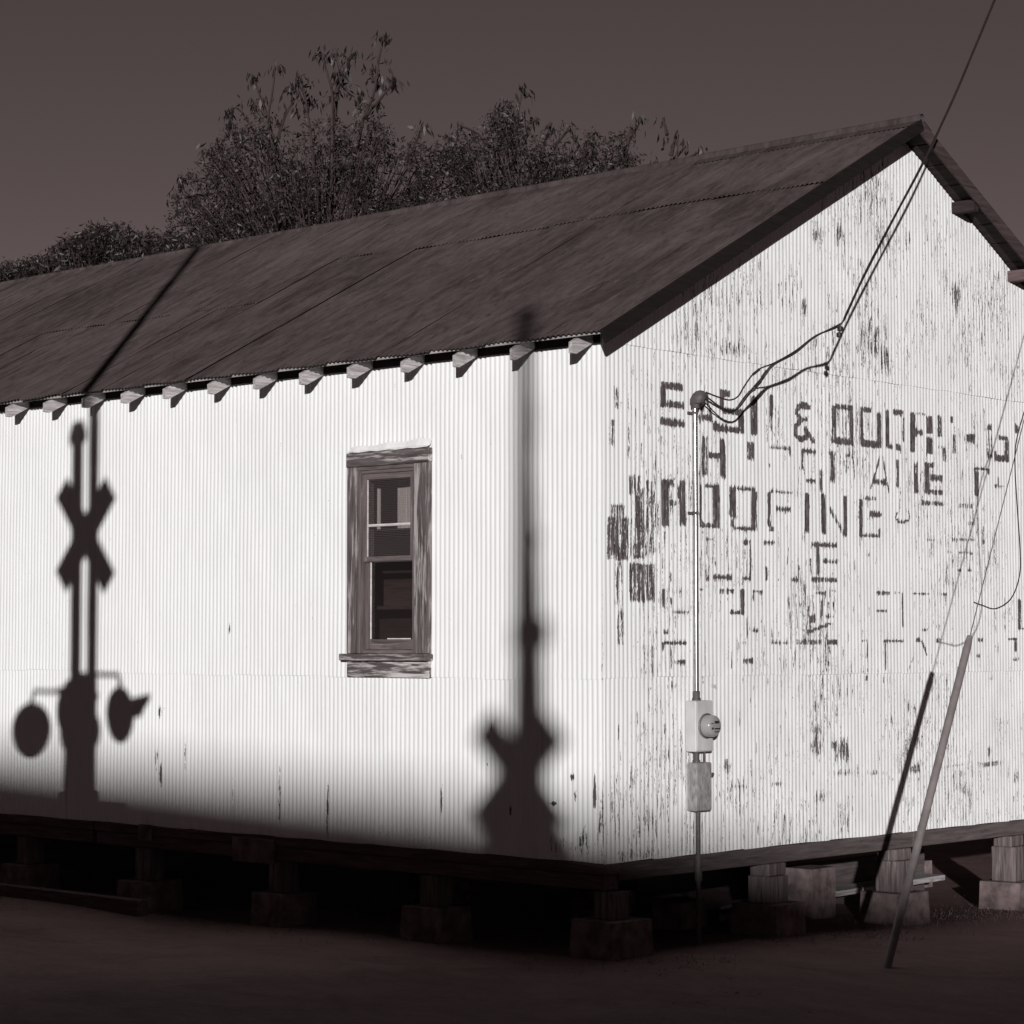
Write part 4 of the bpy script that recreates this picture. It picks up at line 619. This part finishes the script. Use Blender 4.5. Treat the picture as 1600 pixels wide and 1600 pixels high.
class Leaves:
    def __init__(s): s.v = []; s.sh = []
    def leaf(s, p, d, l, w, sh, rr):
        d = d.normalized(); a = d.cross(Vector((rr.uniform(-1, 1), rr.uniform(-1, 1), rr.uniform(-.3, 1)))).normalized(); nn = d.cross(a)
        s.v += [p, p+d*l*.5+a*w*.5+nn*w*.15, p+d*l, p+d*l*.5-a*w*.5+nn*w*.15]; s.sh += [sh]*4
    def cluster(s, p, n, rr, size=1.0, droop=.8):
        tint = rr.choice((0, 0, 0, 0, .1, .4))
        for i in range(n):
            d = Vector((rr.gauss(0, .55), rr.gauss(0, .55), -droop+rr.gauss(0, .45))); q = p+Vector((rr.gauss(0, .07), rr.gauss(0, .07), rr.gauss(0, .06)))*size
            s.leaf(q, d, size*rr.uniform(.09, .19), size*rr.uniform(.028, .055), min(1, max(0, rr.betavariate(1.2, 4.5)+tint*rr.random())), rr)
    def build(s, name, m, parent):
        n = len(s.v)//4; P = np.array([tuple(v) for v in s.v], np.float32).reshape(n, 2*2, 3); me = bpy.data.meshes.new(name); me.vertices.add(n*4); me.vertices.foreach_set('co', P.reshape(-1))
        me.loops.add(n*4); me.loops.foreach_set('vertex_index', np.arange(n*4, dtype=np.int32)); me.polygons.add(n); me.polygons.foreach_set('loop_start', np.arange(0, n*4, 4, dtype=np.int32)); me.polygons.foreach_set('loop_total', np.full(n, 4, np.int32))
        me.materials.append(m); at = me.attributes.new('shade', 'FLOAT', 'POINT'); at.data.foreach_set('value', np.array(s.sh, np.float32)); me.update(calc_edges=True)
        o = put(name, me, parent)
        if parent is not None: o.matrix_parent_inverse = Matrix.Translation(-parent.location)
        return o
def inpoly(x, z, poly):
    c = False; j = len(poly)-1
    for i in range(len(poly)):
        (xi, zi), (xj, zj) = poly[i], poly[j]
        if (zi > z) != (zj > z) and x < (xj-xi)*(z-zi)/(zj-zi)+xi: c = not c
        j = i
    return c
def edge_depth(x, z, poly):
    """height of the crown outline above (x, z)"""
    b = -1
    for i in range(len(poly)):
        (xa, za), (xb, zb) = poly[i-1], poly[i]
        if (xa-x)*(xb-x) <= 0 and abs(xb-xa) > 1e-6: b = max(b, za+(zb-za)*(x-xa)/(xb-xa))
    return b-z
def tree(name, label, twigs, crown, trunk, seed, n_fill, leafm, y0=11., spread=1.3, low=True, tip=20, tipsize=1.05):
    rr = random.Random(seed); t = thing(name, label, 'tree', (trunk[0], y0, gz(trunk[0], y0))); tr = MB(); lv = Leaves(); top = Vector((trunk[0], y0, trunk[1])); base = Vector((trunk[0]+.3, y0, gz(trunk[0], y0)-.1))
    tr.tube([base, base.lerp(top, .5)+Vector((.12, .1, 0)), top], [.2, .16, .12], 9)
    for tw in twigs:
        yj = rr.uniform(-spread, spread)*.5; pts = [Vector((x-.70*yj, y0+.68*yj+rr.uniform(-.04, .04), z+.22*yj)) for x, z in tw]; root = pts[-1]
        r = np.linspace(.013, .03, len(pts)); pth = smooth_path(pts, 4); tr.tube(pth, list(np.interp(np.linspace(0, 1, len(pth)), np.linspace(0, 1, len(pts)), r)), 5)
        if len(tw) >= 3: tr.tube([root, root.lerp(top, .5)+Vector((0, 0, -.15)), top-Vector((0, 0, rr.uniform(0, .8)))], [.014, .024, .04], 6)
        lv.cluster(pts[0], tip, rr, tipsize, 1.4)
        for q in pth[1:]:
            if rr.random() < .22: lv.cluster(q+Vector((rr.gauss(0, .1), rr.gauss(0, .1), rr.gauss(0, .05))), 6, rr, .95, 1.0)
    xs = [p[0] for p in crown]; zs = [p[1] for p in crown]; k = 0; tries = 0; zmin = min(zs)
    while k < n_fill and tries < n_fill*40:
        tries += 1; x = rr.uniform(min(xs), max(xs)); z = rr.uniform(zmin-(.8 if low else 0), max(zs)); 
        if not inpoly(x, max(z, zmin+.02), crown): continue
        e = edge_depth(x, max(z, zmin+.02), crown)+(max(0, zmin-z)); clump = .5+.5*math.sin(x*3.1+seed)*math.sin(z*4.3+x*1.7)
        if rr.random() > min(1, .05+e*.62)*(.25+.75*clump): continue
        k += 1; q = rr.gauss(0, spread*.55); p = Vector((x-.70*q, y0+.68*q, z+.22*q)); lv.cluster(p, rr.randint(6, 10), rr, rr.uniform(.35, .68), .4)
        if rr.random() < .14:
            q = p.lerp(top, .25)+Vector((rr.uniform(-.1, .1), 0, -.2)); tr.tube([q, p.lerp(q, .5)+Vector((0, 0, .05)), p], [.012, .009, .005], 4)
    o = tr.build('trunk', M['bark'], t, True); o.matrix_parent_inverse = Matrix.Translation(-t.location); lv.build('crown', M[leafm], t); return t
tree('broadleaf_tree', 'tall twiggy tree with drooping leaf clusters rising behind the left of the roof', TWIGS, CROWN_A, (-15.2, 7.0), 3, 5200, 'leaf')
tree('broadleaf_tree', 'rounded bushy tree behind the middle of the roof ridge', TWIGS_B, CROWN_B, (-10.6, 6.6), 5, 5200, 'leaf', tip=16, tipsize=.8)
tree('sapling', 'small sparse sapling poking above the roof ridge right of the trees', TWIGS_C, [(-8.9, 7.2), (-8.3, 7.2), (-8.4, 7.9), (-8.8, 7.9)], (-8.55, 6.4), 8, 0, 'leaf', tip=10, tipsize=.75)
tree('overhanging_shrub', 'low dark leafy growth spilling over the far left of the roof ridge', [], CROWN_D, (-13.5, 5.6), 12, 3200, 'leaf2', 5.2, .8, False)

# ------------------------------------------------------------------ dry grass and weeds along the foundations
rr = random.Random(4); gv = Leaves()
for i in range(2200):
    if i % 3 == 0: x, y = rr.uniform(-12, 1), rr.gauss(.0, .35)
    else: x, y = rr.gauss(.1, .35), rr.uniform(1.5, 9)
    p = Vector((x, y, gz(x, y)-.01)); s_ = rr.uniform(.4, 1.1)
    for j in range(rr.randint(3, 7)): gv.leaf(p+Vector((rr.gauss(0, .04), rr.gauss(0, .04), 0)), Vector((rr.gauss(0, .8), rr.gauss(0, .8), 1)), s_*rr.uniform(.02, .08), .005, rr.random(), rr)
tag(gv.build('grass', M['grass'], None), None, None, kind='stuff')
# loose stones in the dirt
pv = []; pf = []; rr = random.Random(21)
for i in range(2600):
    x, y = (rr.uniform(-9, 5), rr.gauss(-.6, .8)) if i % 3 else (rr.gauss(.3, .8), rr.uniform(-1, 9))
    s_ = rr.uniform(.004, .013)*(2 if rr.random() < .03 else 1); z = gz(x, y)-.002; o = len(pv)
    pv += [(x+s_*rr.uniform(.7, 1.3), y, z), (x, y+s_*rr.uniform(.7, 1.3), z), (x-s_*rr.uniform(.7, 1.3), y, z), (x, y-s_*rr.uniform(.7, 1.3), z), (x+s_*rr.uniform(-.3, .3), y+s_*rr.uniform(-.3, .3), z+s_*rr.uniform(.3, .6))]
    pf += [(o+k, o+(k+1) % 4, o+4) for k in range(4)]
me = bpy.data.meshes.new('gravel'); me.from_pydata(pv, [], pf); me.materials.append(M['ground']); me.update(); tag(put('gravel', me), None, None, kind='stuff')
